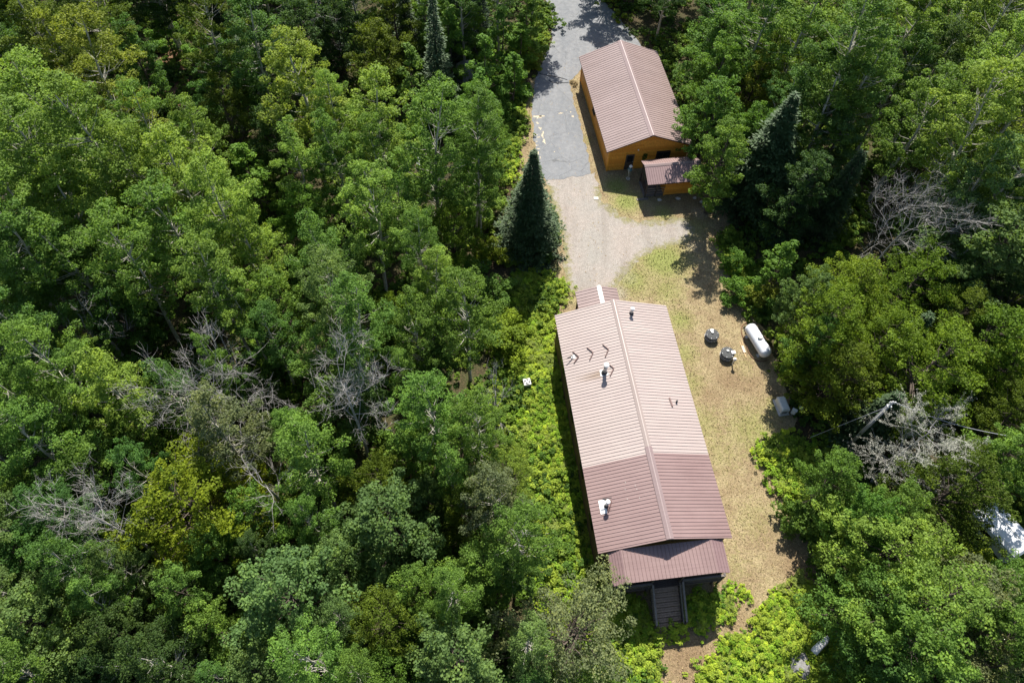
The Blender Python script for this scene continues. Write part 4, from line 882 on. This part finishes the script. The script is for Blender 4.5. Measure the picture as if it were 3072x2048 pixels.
while len(UG) < 5200:
    q = np.array([rng.uniform(-64, 64), rng.uniform(-2, 90)])
    if abs(q[0]) > 30+q[1]*.42: continue
    UG.append((q[0], q[1], 0)); US.append(.6+1.0*rng.random())
UGa = np.array(UG)
bad = inside(ragged(resample(LAWN, .5), .35, 1.0)*1.0, UGa[:, :2]) | inside(ASPH, UGa[:, :2])
def rootmask(P, root, hx, y0, y1):
    iv = root.matrix_basis.inverted(); out = []
    for p in P:
        q = iv @ Vector((p[0], p[1], 0)); out.append(abs(q.x) < hx and y0 < q.y < y1)
    return np.array(out)
bad |= rootmask(UGa, house, 4.7, -11.6, 12.2) | rootmask(UGa, gar, 4.6, -11, 7.5)
ok = ~bad
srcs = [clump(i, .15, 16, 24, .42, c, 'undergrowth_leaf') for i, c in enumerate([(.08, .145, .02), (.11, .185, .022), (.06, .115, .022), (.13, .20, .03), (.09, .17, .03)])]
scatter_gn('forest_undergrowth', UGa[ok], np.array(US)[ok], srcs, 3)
# sun-lit brambles: polygons traced on the ground, real leaf mounds
BR = dict(
 west=[(1640, 960), (1665, 930), (1690, 1000), (1725, 1180), (1770, 1450), (1810, 1640), (1840, 1790), (1990, 1830), (2160, 1790), (2235, 1740), (2240, 1790), (2170, 1850), (2080, 1900), (1960, 1915), (1950, 1960), (1990, 2060), (2020, 2160), (1640, 2160), (1640, 1900), (1600, 1700), (1560, 1500), (1500, 1300), (1470, 1130), (1530, 1000)],
 east=[(2130, 2160), (2090, 2080), (2110, 1990), (2190, 1930), (2260, 1890), (2300, 1810), (2390, 1725), (2440, 1770), (2490, 1860), (2510, 1960), (2480, 2160)],
 corner=[(2262, 1345), (2310, 1330), (2420, 1305), (2470, 1400), (2450, 1600), (2400, 1570), (2350, 1480), (2300, 1400)],
 verge=[(1640, 800), (1690, 860), (1700, 905), (1650, 950), (1560, 1010), (1480, 960), (1500, 850), (1560, 820)],
 verge2=[(1570, 240), (1600, 170), (1630, 140), (1640, 90), (1600, 80), (1540, 160), (1500, 300), (1490, 520), (1530, 600), (1555, 400)],
 shade=[(2150, 700), (2175, 790), (2215, 880), (2255, 935), (2300, 900), (2250, 760), (2200, 690)])
def bramble(name, key, dens, hts, seed, label=None):
    P = smoothpoly(pxpoly(BR[key]), 1); lo, hi = P.min(0), P.max(0); r = np.random.default_rng(seed); area = (hi-lo).prod(); n = int(area*dens)
    q = lo+(hi-lo)*r.random((n, 2)); keep = inside(ragged(resample(P, .4), .5, seed), q); 
    for root, hx, y0, y1 in ((house, 4.15, -11.0, 11.8),):
        keep &= ~rootmask(q, root, hx, y0, y1)
    keep &= ~rootmask(q, house, 1.1, -13.6, -11)
    q = q[keep]
    z = np.array([hts*(.55+.9*abs(mnoise.noise(Vector((a*.9, b*.9, seed))))+.5*mnoise.noise(Vector((a*3, b*3, seed)))) for a, b in q])
    hole = np.array([mnoise.noise(Vector((a*.8, b*.8, seed+7))) for a, b in q]) > -.42
    q = q[hole]; z = z[hole]
    return np.column_stack([q, np.zeros(len(q))]), (.5+z*.7)*(.6+.75*r.random(len(q))**1.5)
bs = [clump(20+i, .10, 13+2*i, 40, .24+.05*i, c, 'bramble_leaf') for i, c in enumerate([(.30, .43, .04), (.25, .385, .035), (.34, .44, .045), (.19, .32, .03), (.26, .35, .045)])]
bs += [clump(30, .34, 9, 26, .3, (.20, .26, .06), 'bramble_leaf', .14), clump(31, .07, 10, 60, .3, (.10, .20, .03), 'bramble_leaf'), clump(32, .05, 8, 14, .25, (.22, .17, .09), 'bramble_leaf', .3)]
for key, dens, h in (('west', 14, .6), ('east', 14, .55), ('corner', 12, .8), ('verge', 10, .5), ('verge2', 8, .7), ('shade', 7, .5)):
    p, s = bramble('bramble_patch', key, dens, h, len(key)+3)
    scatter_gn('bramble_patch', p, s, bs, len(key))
    bs = [D.objects.new('clump', b.data) for b in bs]
# grass blades on the lawn
n = 60000; lo, hi = LAWN.min(0), LAWN.max(0); r = np.random.default_rng(77); q = lo+(hi-lo)*r.random((n, 2))
q = q[inside(LAWN, q) & ~inside(ASPH, q)]; ing = inside(GRAV, q)
q = q[~ing | ((fgedge(q[:, 0], q[:, 1])-.35) > r.random(len(q)))]
q = q[~(rootmask(q, house, 4.1, -9.3, 9) | rootmask(q, gar, 3.8, -6.7, 6.7))]
g = np.clip(fgreen(q[:, 0], q[:, 1])*1.1-.15+.3*r.random(len(q)), 0, 1); k = len(q); V = []; 
a = r.random(k)*6.283; hh = .035+.05*r.random(k)+.05*g; ww = .02+.02*r.random(k)
dx, dy = np.cos(a), np.sin(a); z0 = np.full(k, .004); lx = r.normal(size=k)*.05; ly = r.normal(size=k)*.05
V = np.stack([np.stack([q[:, 0]-dx*ww, q[:, 1]-dy*ww, z0], 1), np.stack([q[:, 0]+dx*ww, q[:, 1]+dy*ww, z0], 1), np.stack([q[:, 0]+lx, q[:, 1]+ly, z0+hh], 1)], 1).reshape(-1, 3)
o = link(D.objects.new('grass', npmesh('grass', V, np.arange(3*k).reshape(k, 3), M['grass'], {'rnd': np.repeat(r.random(k), 3), 'green': np.repeat(g, 3)}))); tag(o, kind='stuff')

# ------------------------------------------------------------------ things in the yard
def riser(px, py, label, tilt, extra):
    c = at(px, py); t = empty('septic_riser', c, tilt, label, 'septic riser', 'septic risers on the lawn')
    prof = [(.50, 0), (.50, .10), (.53, .12), (.53, .17), (.49, .19), (.49, .27), (.53, .29), (.53, .34), (.49, .36), (.49, .44), (.53, .46), (.53, .50)]
    MB().lathe(prof, 28).build('riser_ring', M['riser'], t)
    for zz in (.145, .315): MB().lathe([(.534, zz-.02), (.545, zz), (.534, zz+.02)], 28).build('pale_band', M['offwhite'], t)
    MB().lathe([(.55, .501), (.56, .54), (.53, .57), (.40, .59), (.1, .60)], 28).build('lid', M['lid'], t)
    for s, cx, cy, sx_, sy_ in extra: bevel(MB().box((cx-sx_/2, cy-sy_/2, .585), (cx+sx_/2, cy+sy_/2, .585+s)).build('control_box', M['offwhite'], t), .015)
    MB().lathe([(.11, .60), (.12, .66), (.09, .70)], 12, (.02, .12, 0)).build('vent_knob', M['beige'], t)
    for k in range(6):
        a_ = k*math.pi/3; MB().lathe([(.025, .57), (.025, .60)], 6, (.46*math.cos(a_), .46*math.sin(a_), 0)).build('lid_bolt', M['steel'], t)
    return t
riser(2132, 1013, 'dark round septic riser with a small pale box on its lid, nearer the garage', .2, [(.10, .02, .33, .30, .18)])
riser(2178, 1068, 'dark round septic riser with a white box at its edge, nearer the generator', .2, [(.12, .40, -.10, .34, .30)])
c = at(2196, 1093); t = empty('vent_stand', c, .1, 'small pale hooded vent on a short pipe at the foot of the lower septic riser', 'vent')
MB().lathe([(.05, 0), (.05, .75)], 10).build('pipe', M['offwhite'], t)
MB().lathe([(.12, .72), (.15, .78), (.15, .86), (.08, .95), (.03, .97)], 14).build('hood', M['offwhite'], t)
# propane tank
A = at(2246, 975, .75); B = at(2303, 1068, .75); dvec = B-A; Lk = np.linalg.norm(dvec); mid = (A+B)/2
t = empty('propane_tank', (mid[0], mid[1], 0), math.atan2(dvec[1], dvec[0]), 'long white propane tank with rounded ends at the right edge of the lawn', 'propane tank')
Lk = 3.1; rt = .50; prof = []
for i in range(9): a_ = math.pi/2*i/8; prof.append((rt*math.sin(a_)+1e-3, -Lk/2+.36*(1-math.cos(a_))))
for i in range(8, -1, -1): a_ = math.pi/2*i/8; prof.append((rt*math.sin(a_)+1e-3, Lk/2-.36*(1-math.cos(a_))))
m = MB().lathe(prof, 32); m.v = [(z, x, y+.75) for x, y, z in m.v]; m.build('tank_shell', M['tank'], t, True)
m = MB().lathe([(.2, 1.18), (.21, 1.30), (.18, 1.36), (.05, 1.38)], 20, (.05, 0, 0)).build('valve_dome', M['beige'], t, True)
MB().lathe([(.03, 1.22), (.03, 1.28)], 8, (-.35, 0, 0)).build('gauge', M['brownmetal'], t)
for x in (-.95, .95):
    for y in (-.25, .25): MB().box((x-.06, y-.04, 0), (x+.06, y+.04, .5)).build('leg', M['tank'], t)
    MB().box((x-.15, -.4, 0), (x+.15, .4, .035)).build('foot_pad', M['concrete'], t)
def pathtube(pxs, z, r_, name, mat, n=6, rs=None):
    P = [at(x, y, z) for x, y in pxs]; Q = []
    for i in range(len(P)-1):
        p0 = P[max(0, i-1)]; p1 = P[i]; p2 = P[i+1]; p3 = P[min(len(P)-1, i+2)]
        for j in range(5):
            s = j/5; Q.append(.5*((2*p1)+(-p0+p2)*s+(2*p0-5*p1+4*p2-p3)*s*s+(-p0+3*p1-3*p2+p3)*s**3))
    Q.append(P[-1]); return MB().tube(Q, r_, n).build(name, mat)
tag(pathtube([(2243, 966), (2228, 976), (2224, 992), (2230, 1014), (2240, 1040), (2248, 1060), (2262, 1076), (2282, 1084), (2302, 1080)], .03, .05, 'gas_line_trench', M['dirt']), 'narrow brown line of disturbed soil curving round the propane tank', 'soil line')
# stake sign lying down
c = at(2230, 1048); a_ = math.atan2(*(at(2240, 1078)-at(2218, 1020))[[1, 0]])
t = empty('fallen_stake_sign', c, a_, 'pale pinkish board on two thin sticks lying on the lawn between riser and propane tank', 'wooden sign')
bevel(MB().box((-.32, -.11, .05), (.32, .11, .075)).build('board', M['board'], t), .006)
MB().beam((-.75, -.08, .03), (.78, -.03, .03), .05, .035).build('stick', M['stick'], t); MB().beam((-.85, .12, .03), (.2, .07, .03), .05, .035).build('stick', M['stick'], t)
# generator
c = at(2342, 1222); t = empty('standby_generator', c, .2, 'pale grey boxy standby generator with sloped rounded lid at the lawn edge', 'generator')
MB().box((-.42, -.72, 0), (.42, .72, .07)).build('pad', M['concrete'], t)
bevel(MB().box((-.33, -.60, .071), (.33, .60, .62)).build('housing', M['beige'], t), .03, 3)
m = MB().add([(-.36, -.64, .621), (.36, -.64, .621), (.36, .64, .621), (-.36, .64, .621), (-.26, -.52, .80), (.26, -.52, .80), (.26, .52, .80), (-.26, .52, .80)], [(3, 2, 1, 0), (4, 5, 6, 7), (0, 1, 5, 4), (1, 2, 6, 5), (2, 3, 7, 6), (3, 0, 4, 7)])
bevel(m.build('lid', M['beige'], t), .05, 3)
for i in range(6): MB().box((-.2+i*.07, -.612, .15), (-.17+i*.07, -.601, .5)).build('louvre', M['riser'], t)
MB().lathe([(.03, .3), (.03, .36)], 8, (0, -.62, 0)).build('exhaust', M['black'], t)
# meter pedestals
for px, py, lb, h in ((2372, 1246, 'left of two grey electrical boxes on posts beside the generator', .95), (2390, 1240, 'right, narrower of two grey electrical boxes on posts beside the generator', 1.0)):
    w_ = .34 if px < 2380 else .24
    t = empty('meter_pedestal', at(px, py), -.5, lb, 'electrical box', 'electrical boxes beside the generator')
    MB().box((-.035, -.035, 0), (.035, .035, h-.45)).build('post', M['steel'], t)
    bevel(MB().box((-w_/2, -.1, h-.55), (w_/2, .1, h)).build('cabinet', M['steel'], t), .015)
    MB().box((-w_/2+.03, -.112, h-.5), (w_/2-.03, -.101, h-.08)).build('door', M['beige'], t)
    MB().box((-w_/2-.02, -.13, h+.001), (w_/2+.02, .12, h+.02)).build('rain_cap', M['beige'], t)
# utility pole and wires
pt = at(2680, 1205, 8.0); t = empty('utility_pole', (pt[0], pt[1], 0), 0, 'grey wooden utility pole with conduit and wire in the right wood', 'utility pole')
MB().tube([(0, 0, 0), (0, 0, 8)], [.12, .08], 12).build('pole', M['rosewood'], t, True)
MB().tube([(-.2, -.02, 0), (-.2, -.02, 7.5)], .03, 8).build('conduit', M['steel'], t, True)
MB().box((-.15, -.12, 7.35), (.15, .12, 7.45)).build('bracket', M['steel'], t)
for s in (-1, 1): MB().lathe([(.04, 7.8), (.06, 7.84), (.04, 7.9), (.055, 7.95), (.03, 8.02)], 8, (s*.16, 0, 0)).build('insulator', M['offwhite'], t)
e = at(3200, 1330, 8.3); P = [pt+(e-pt)*s+np.array([0, 0, -.9*math.sin(math.pi*s)]) for s in np.linspace(0, 1, 16)]
o = MB().tube(P, .022, 6).build('overhead_wire', M['wire']); tag(o, 'grey overhead cable running from the utility pole to the right edge', 'power cable')
e = at(2430, 1312, .6); P = [pt+np.array([0, 0, -.6])+(e-pt+np.array([0, 0, .6]))*s for s in np.linspace(0, 1, 8)]
o = MB().tube(P, .02, 6).build('guy_wire', M['wire']); tag(o, 'pale guy wire slanting from the utility pole down to the left', 'guy wire')
# air conditioner in the brush
t = empty('air_conditioner', at(1580, 1160, 0), .25, 'square white air conditioner with a round top fan in the brush left of the house', 'air conditioner'); t.scale = (.78, .78, .85)
bevel(MB().box((-.36, -.36, .15), (.36, .36, 1.0)).build('cabinet', M['beige'], t), .03)
MB().lathe([(.30, 1.001), (.31, 1.02), (.27, 1.02)], 24).build('fan_ring', M['riser'], t)
for k in range(4):
    a_ = k*math.pi/2+.4; MB().add([(0, 0, 1.025), (.25*math.cos(a_-.3), .25*math.sin(a_-.3), 1.028), (.27*math.cos(a_+.3), .27*math.sin(a_+.3), 1.045), (0, 0, 1.03)], [(0, 1, 2), (0, 2, 3)]).build('fan_blade', M['white'], t)
MB().lathe([(.08, 1.022), (.08, 1.05)], 12).build('fan_hub', M['white'], t)
for x in (-.38, .36): MB().box((x, -.34, .2), (x+.02, .34, .95)).build('side_grille', M['riser'], t)
# small trailer at the right edge
A = at(2955, 1510, 1.9); B = at(3085, 1650, 1.9); dvec = B-A; mid = (A+B)/2
t = empty('camper_trailer', (mid[0], mid[1], 0), math.atan2(dvec[1], dvec[0]), 'white trailer with a rounded ridged roof half hidden under trees at the right edge', 'trailer')
Lt, wt = np.linalg.norm(dvec)/2, 1.15; sec = [(-wt, .5), (-wt, 1.5), (-wt*.93, 1.72), (-wt*.7, 1.9), (0, 2.12), (wt*.7, 1.9), (wt*.93, 1.72), (wt, 1.5), (wt, .5)]
V = []; st = [(-Lt, .86), (-Lt+.15, .96), (-Lt+.5, 1), (Lt-.5, 1), (Lt-.15, .96), (Lt, .86)]
for x, k_ in st: V += [(x, y*k_, .5+(z-.5)*k_) for y, z in sec]
n_ = len(sec); F = [(i*n_+j, i*n_+j+1, (i+1)*n_+j+1, (i+1)*n_+j) for i in range(len(st)-1) for j in range(n_-1)]+[tuple(range(n_))[::-1], tuple((len(st)-1)*n_+j for j in range(n_))]+[(0, (len(st)-1)*n_, len(st)*n_-1, n_-1)]
MB().add(V, F).build('body', M['trailer'], t)
MB().beam((-Lt+.3, 0, 2.13), (Lt-.3, 0, 2.13), .06, .03).build('ridge_trim', M['offwhite'], t)
bevel(MB().box((Lt-.02, -.7, 1.0), (Lt+.03, .7, 1.7)).build('end_window', M['darkglass'], t), .02)
for s in (-1, 1):
    MB().box((-.9, s*1.15-.02, 1.0), (.1, s*1.15+.02, 1.45)).build('side_window', M['darkglass'], t)
    w_ = MB().lathe([(.3, -.1), (.32, -.05), (.32, .05), (.3, .1)], 18); w_.v = [(x-.2, z+s*1.0, y+.32) for x, y, z in w_.v]; w_.build('wheel', M['black'], t)
MB().beam((-Lt, 0, .55), (-Lt-.9, 0, .5), .1, .1).build('tow_bar', M['black'], t)
# boulders, log, slabs
def rock(px, py, sx_, sy_, sz_, label, mat, name='boulder', seed=1, grp=None, ang=0):
    bm = bmesh.new(); bmesh.ops.create_icosphere(bm, subdivisions=3, radius=1)
    for v in bm.verts:
        d_ = v.co.normalized(); k = 1+.28*mnoise.noise(d_*1.4+Vector((seed, 0, 0)))+.12*mnoise.noise(d_*4+Vector((0, seed, 0)))
        v.co = Vector((d_.x*sx_*k, d_.y*sy_*k, max(-.25, d_.z)*sz_*k))
    me = D.meshes.new(name); bm.to_mesh(me); bm.free(); me.materials.append(mat)
    o = link(D.objects.new(name, me)); p = at(px, py, 0); o.location = (p[0], p[1], 0); o.rotation_euler = (0, 0, ang); return tag(o, label, 'rock', grp)
rock(1398, 225, 1.3, 1.5, 1.5, 'large grey and pink boulder among saplings left of the driveway', M['rock'], seed=1)
rock(1400, 392, 1.0, .6, .8, 'grey boulder under the leaves beyond the driveway verge', M['rock'], seed=2)
rock(1442, 800, .62, .45, .5, 'pale flat boulder left of the tall spruce', M['palerock'], seed=3)
rock(1496, 906, .62, .40, .45, 'smooth grey boulder in the shadow of the tall spruce', M['rock'], seed=4)
rock(1466, 932, .32, .25, .3, 'small grey stone below the boulder in the spruce shadow', M['rock'], seed=5)
rock(2398, 1995, .75, 1.1, .6, 'flat weathered grey slab of rock among brambles at the bottom right', M['rock'], seed=6, ang=-.15)
for i, (px, py, s_) in enumerate(((1978, 600, .22), (2034, 596, .24), (2084, 594, .2), (2106, 606, .2), (2114, 620, .22))):
    rock(px, py, s_, s_*.7, s_*.7, ['pale stone at the left end of the shed wall', 'white stone under the middle of the shed wall', 'pale stone at the right end of the shed wall', 'pale stone at the foot of the trees right of the shed', 'reddish white stone farthest down, right of the shed'][i], M['palerock'], 'stone', 20+i, 'pale stones along the shed')
bevel(MB().box((-.22, -.16, 0), (.22, .16, .035)).build('paving_slab', M['concrete']), .01)
o = D.objects['paving_slab']; p = at(1788, 595); o.location = (p[0], p[1], .012); o.rotation_euler.z = .03; tag(o, 'small cream coloured slab lying on the gravel below the asphalt', 'paving slab')
A = at(2440, 1956, .5); B = at(2486, 1910, 1.1); m = MB(); k = [A+(B-A)*s for s in np.linspace(0, 1, 6)]; m.tube(k, [.24, .25, .23, .22, .2, .13], 12)
tag(m.build('log', M['whitewood'], None, True), 'short thick grey log with a broken end at the edge of the bramble patch', 'log')
for pts, lb, nm in (([(1618, 221), (1640, 226), (1665, 230), (1685, 234), (1702, 240)], 'upper of two thin dark hoses lying across the asphalt', 'hose'), ([(1648, 242), (1660, 248), (1675, 249), (1690, 248), (1706, 247)], 'lower, shorter of two thin dark hoses lying on the asphalt', 'hose')):
    tag(pathtube(pts, .045, .022, nm, M['black']), lb, 'hose', 'thin dark hoses on the asphalt')
V, F, r_ = leafcloud([(0, 0, .15), (.25, -.1, .1), (-.2, .1, .1), (.1, -.5, .1)], [.3, .26, .24, .22], 110, .09, np.random.default_rng(14))
o = link(D.objects.new('dry_shrub', npmesh('dry_shrub', V, F, M['grass'], {'rnd': r_, 'green': r_*0}))); p = at(1720, 250); o.location = (p[0], p[1], 0); tag(o, 'straw-coloured dry shrub at the garage corner beside the asphalt', 'dry shrub')
# wreath on the garage wall
def wall_pt(x, z, off): v = gar.matrix_basis @ Vector((x, gy0-off, z)); return v
V, F, r_ = leafcloud([(0, 0, .0), (.05, 0, .25), (-.05, 0, -.22)], [.28, .24, .2], 120, .09, np.random.default_rng(4)); V = V*[1, .5, 1]
o = link(D.objects.new('hanging_plant', npmesh('hanging_plant', V, F, M['leaf'], {'rnd': r_}))); o.location = wall_pt(-.3, 1.55, .16); o.rotation_euler.z = .173; o.color = (.06, .14, .03, 1)
tag(o, 'green leafy plant hanging on the orange garage wall between door and window', 'hanging plant')
# figure by the garage door: pale garden statue grown as one skinned surface
sp = at(1884, 536); t = empty('garden_statue', (sp[0], sp[1], 0), .9, 'pale garden statue of a standing figure with blue-grey shoulders in front of the garage door', 'statue')
MB().lathe([(.2, 0), (.2, .06), (.16, .08)], 16).build('plinth', M['concrete'], t)
J = [(0, 0, .85), (0, 0, 1.05), (0, -.01, 1.25), (0, 0, 1.38), (0, -.02, 1.5), (0, -.03, 1.62), (.17, 0, 1.28), (.27, -.04, 1.05), (.34, -.22, .98), (-.17, 0, 1.28), (-.3, -.06, 1.08), (-.42, -.2, 1.12), (.09, 0, .78), (.11, -.02, .45), (.12, .02, .12), (.12, -.1, .1), (-.09, 0, .78), (-.1, -.05, .45), (-.12, .04, .12), (-.12, -.09, .1)]
E_ = [(0, 1), (1, 2), (2, 3), (3, 4), (4, 5), (2, 6), (6, 7), (7, 8), (2, 9), (9, 10), (10, 11), (0, 12), (12, 13), (13, 14), (14, 15), (0, 16), (16, 17), (17, 18), (18, 19)]
RR = [.15, .14, .16, .06, .10, .07, .07, .05, .035, .07, .05, .035, .09, .065, .045, .035, .09, .065, .045, .035]
me = D.meshes.new('figure'); me.from_pydata(J, E_, []); me.materials.append(M['resin']); o = link(D.objects.new('figure', me), t)
sm = o.modifiers.new('skin', 'SKIN')
if not me.skin_vertices: me.attributes
sv = me.skin_vertices[0].data if me.skin_vertices else None
if sv is None:
    bm = bmesh.new(); bm.from_mesh(me); bm.verts.layers.skin.verify(); bm.to_mesh(me); bm.free(); sv = me.skin_vertices[0].data
for i, v in enumerate(sv): v.radius = (RR[i], RR[i]*.85); v.use_root = (i == 0)
o.modifiers.new('sub', 'SUBSURF').levels = 2; o.modifiers['sub'].render_levels = 2
MB().lathe([(.19, 1.05), (.235, 1.2), (.20, 1.32), (.09, 1.38)], 16).build('shawl', M['grime'], t, True)
MB().lathe([(.17, 1.58), (.165, 1.60), (.105, 1.61), (.1, 1.70), (.05, 1.74)], 16, (0, -.02, 0)).build('hat', M['offwhite'], t)
# bare leaning stems and litter
for a_, b_, za, zb2, r_, mt, lb in (((2921, 478), (3085, 300), 1.5, 8.5, .11, 'darkbark', 'long dark bare trunk slanting toward the upper right corner'), ((2860, 620), (2945, 540), 0, 3.5, .13, 'darkbark', 'short dark leaning trunk in the gap below the long slanting trunk'), ((295, 122), (241, -5), 4, 10.5, .09, 'bark', 'pale bare trunk at the top left corner wood'), ((2790, 160), (2850, 100), 5, 9, .05, 'deadwood', 'thin grey leaning stem in the upper right wood'), ((680, 1115), (640, 990), 3, 8, .07, 'bark', 'thin pale stem beside the widest dead crown')):
    A = at(*a_, za); B = at(*b_, zb2); dr = (B-A)/(zb2-za); A = A-dr*za if za else A; P = [A+(B-A)*q+np.array([.12*math.sin(q*5), .1*math.sin(q*4+1), 0]) for q in np.linspace(0, 1, 9)]
    m = MB().tube(P, np.linspace(r_*1.3, r_*.5, 9), 8)
    for q in (4, 6, 7): m.tube([P[q], P[q]+np.array([.5*math.cos(q*2), .5*math.sin(q*2), .35]), P[q]+np.array([1.1*math.cos(q*2.1), 1.1*math.sin(q*2.1), .6])], [r_*.35, r_*.2, .01], 5, False)
    tag(m.build('bare_trunk', M[mt], None, True), lb, 'bare trunk')
k = 2600; q = lo+(hi-lo)*r.random((k, 2)); q = q[inside(LAWN, q)]; k = len(q); a = r.random(k)*6.283; l_ = .02+.05*r.random(k)**3; w2 = .012+.014*r.random(k); z_ = .03+.02*r.random(k)
dx, dy = np.cos(a), np.sin(a)
V = np.stack([np.stack([q[:, 0]+s1*dx*l_-s2*dy*w2, q[:, 1]+s1*dy*l_+s2*dx*w2, z_+s3*.012], 1) for s1, s2, s3 in ((-1, -1, 0), (1, -1, 1), (1, 1, 0), (-1, 1, 1))], 1).reshape(-1, 3)
o = link(D.objects.new('leaf_litter', npmesh('leaf_litter', V, np.arange(4*k).reshape(k, 4), M['grass'], {'rnd': np.repeat(r.random(k), 4), 'green': np.zeros(4*k)}))); tag(o, kind='stuff')
# scraps in the wood
for px, py, z, s_, nm, mt, lb, ct in ((1268, 480, .5, .55, 'tarp', 'tarp', 'crumpled white tarp glimpsed through the leaves left of the driveway', 'tarp'), (1398, 1186, .4, .16, 'cloth_scrap', 'litter', 'small dark red scrap in the brush left of the house', 'cloth')):
    bm = bmesh.new(); bmesh.ops.create_grid(bm, x_segments=16, y_segments=16, size=s_)
    for v in bm.verts: v.co.z = .35*s_*(mnoise.noise(v.co*2.5/s_)+1)
    me = D.meshes.new(nm); bm.to_mesh(me); bm.free(); me.materials.append(M[mt]); o = link(D.objects.new(nm, me)); p = at(px, py, z); o.location = (p[0], p[1], z-.3)
    sd = o.modifiers.new('solid', 'SOLIDIFY'); sd.thickness = .01; tag(o, lb, ct)
print('objects', len(D.objects), 'tris', sum(len(m.loops)-2*len(m.polygons) for m in D.meshes))
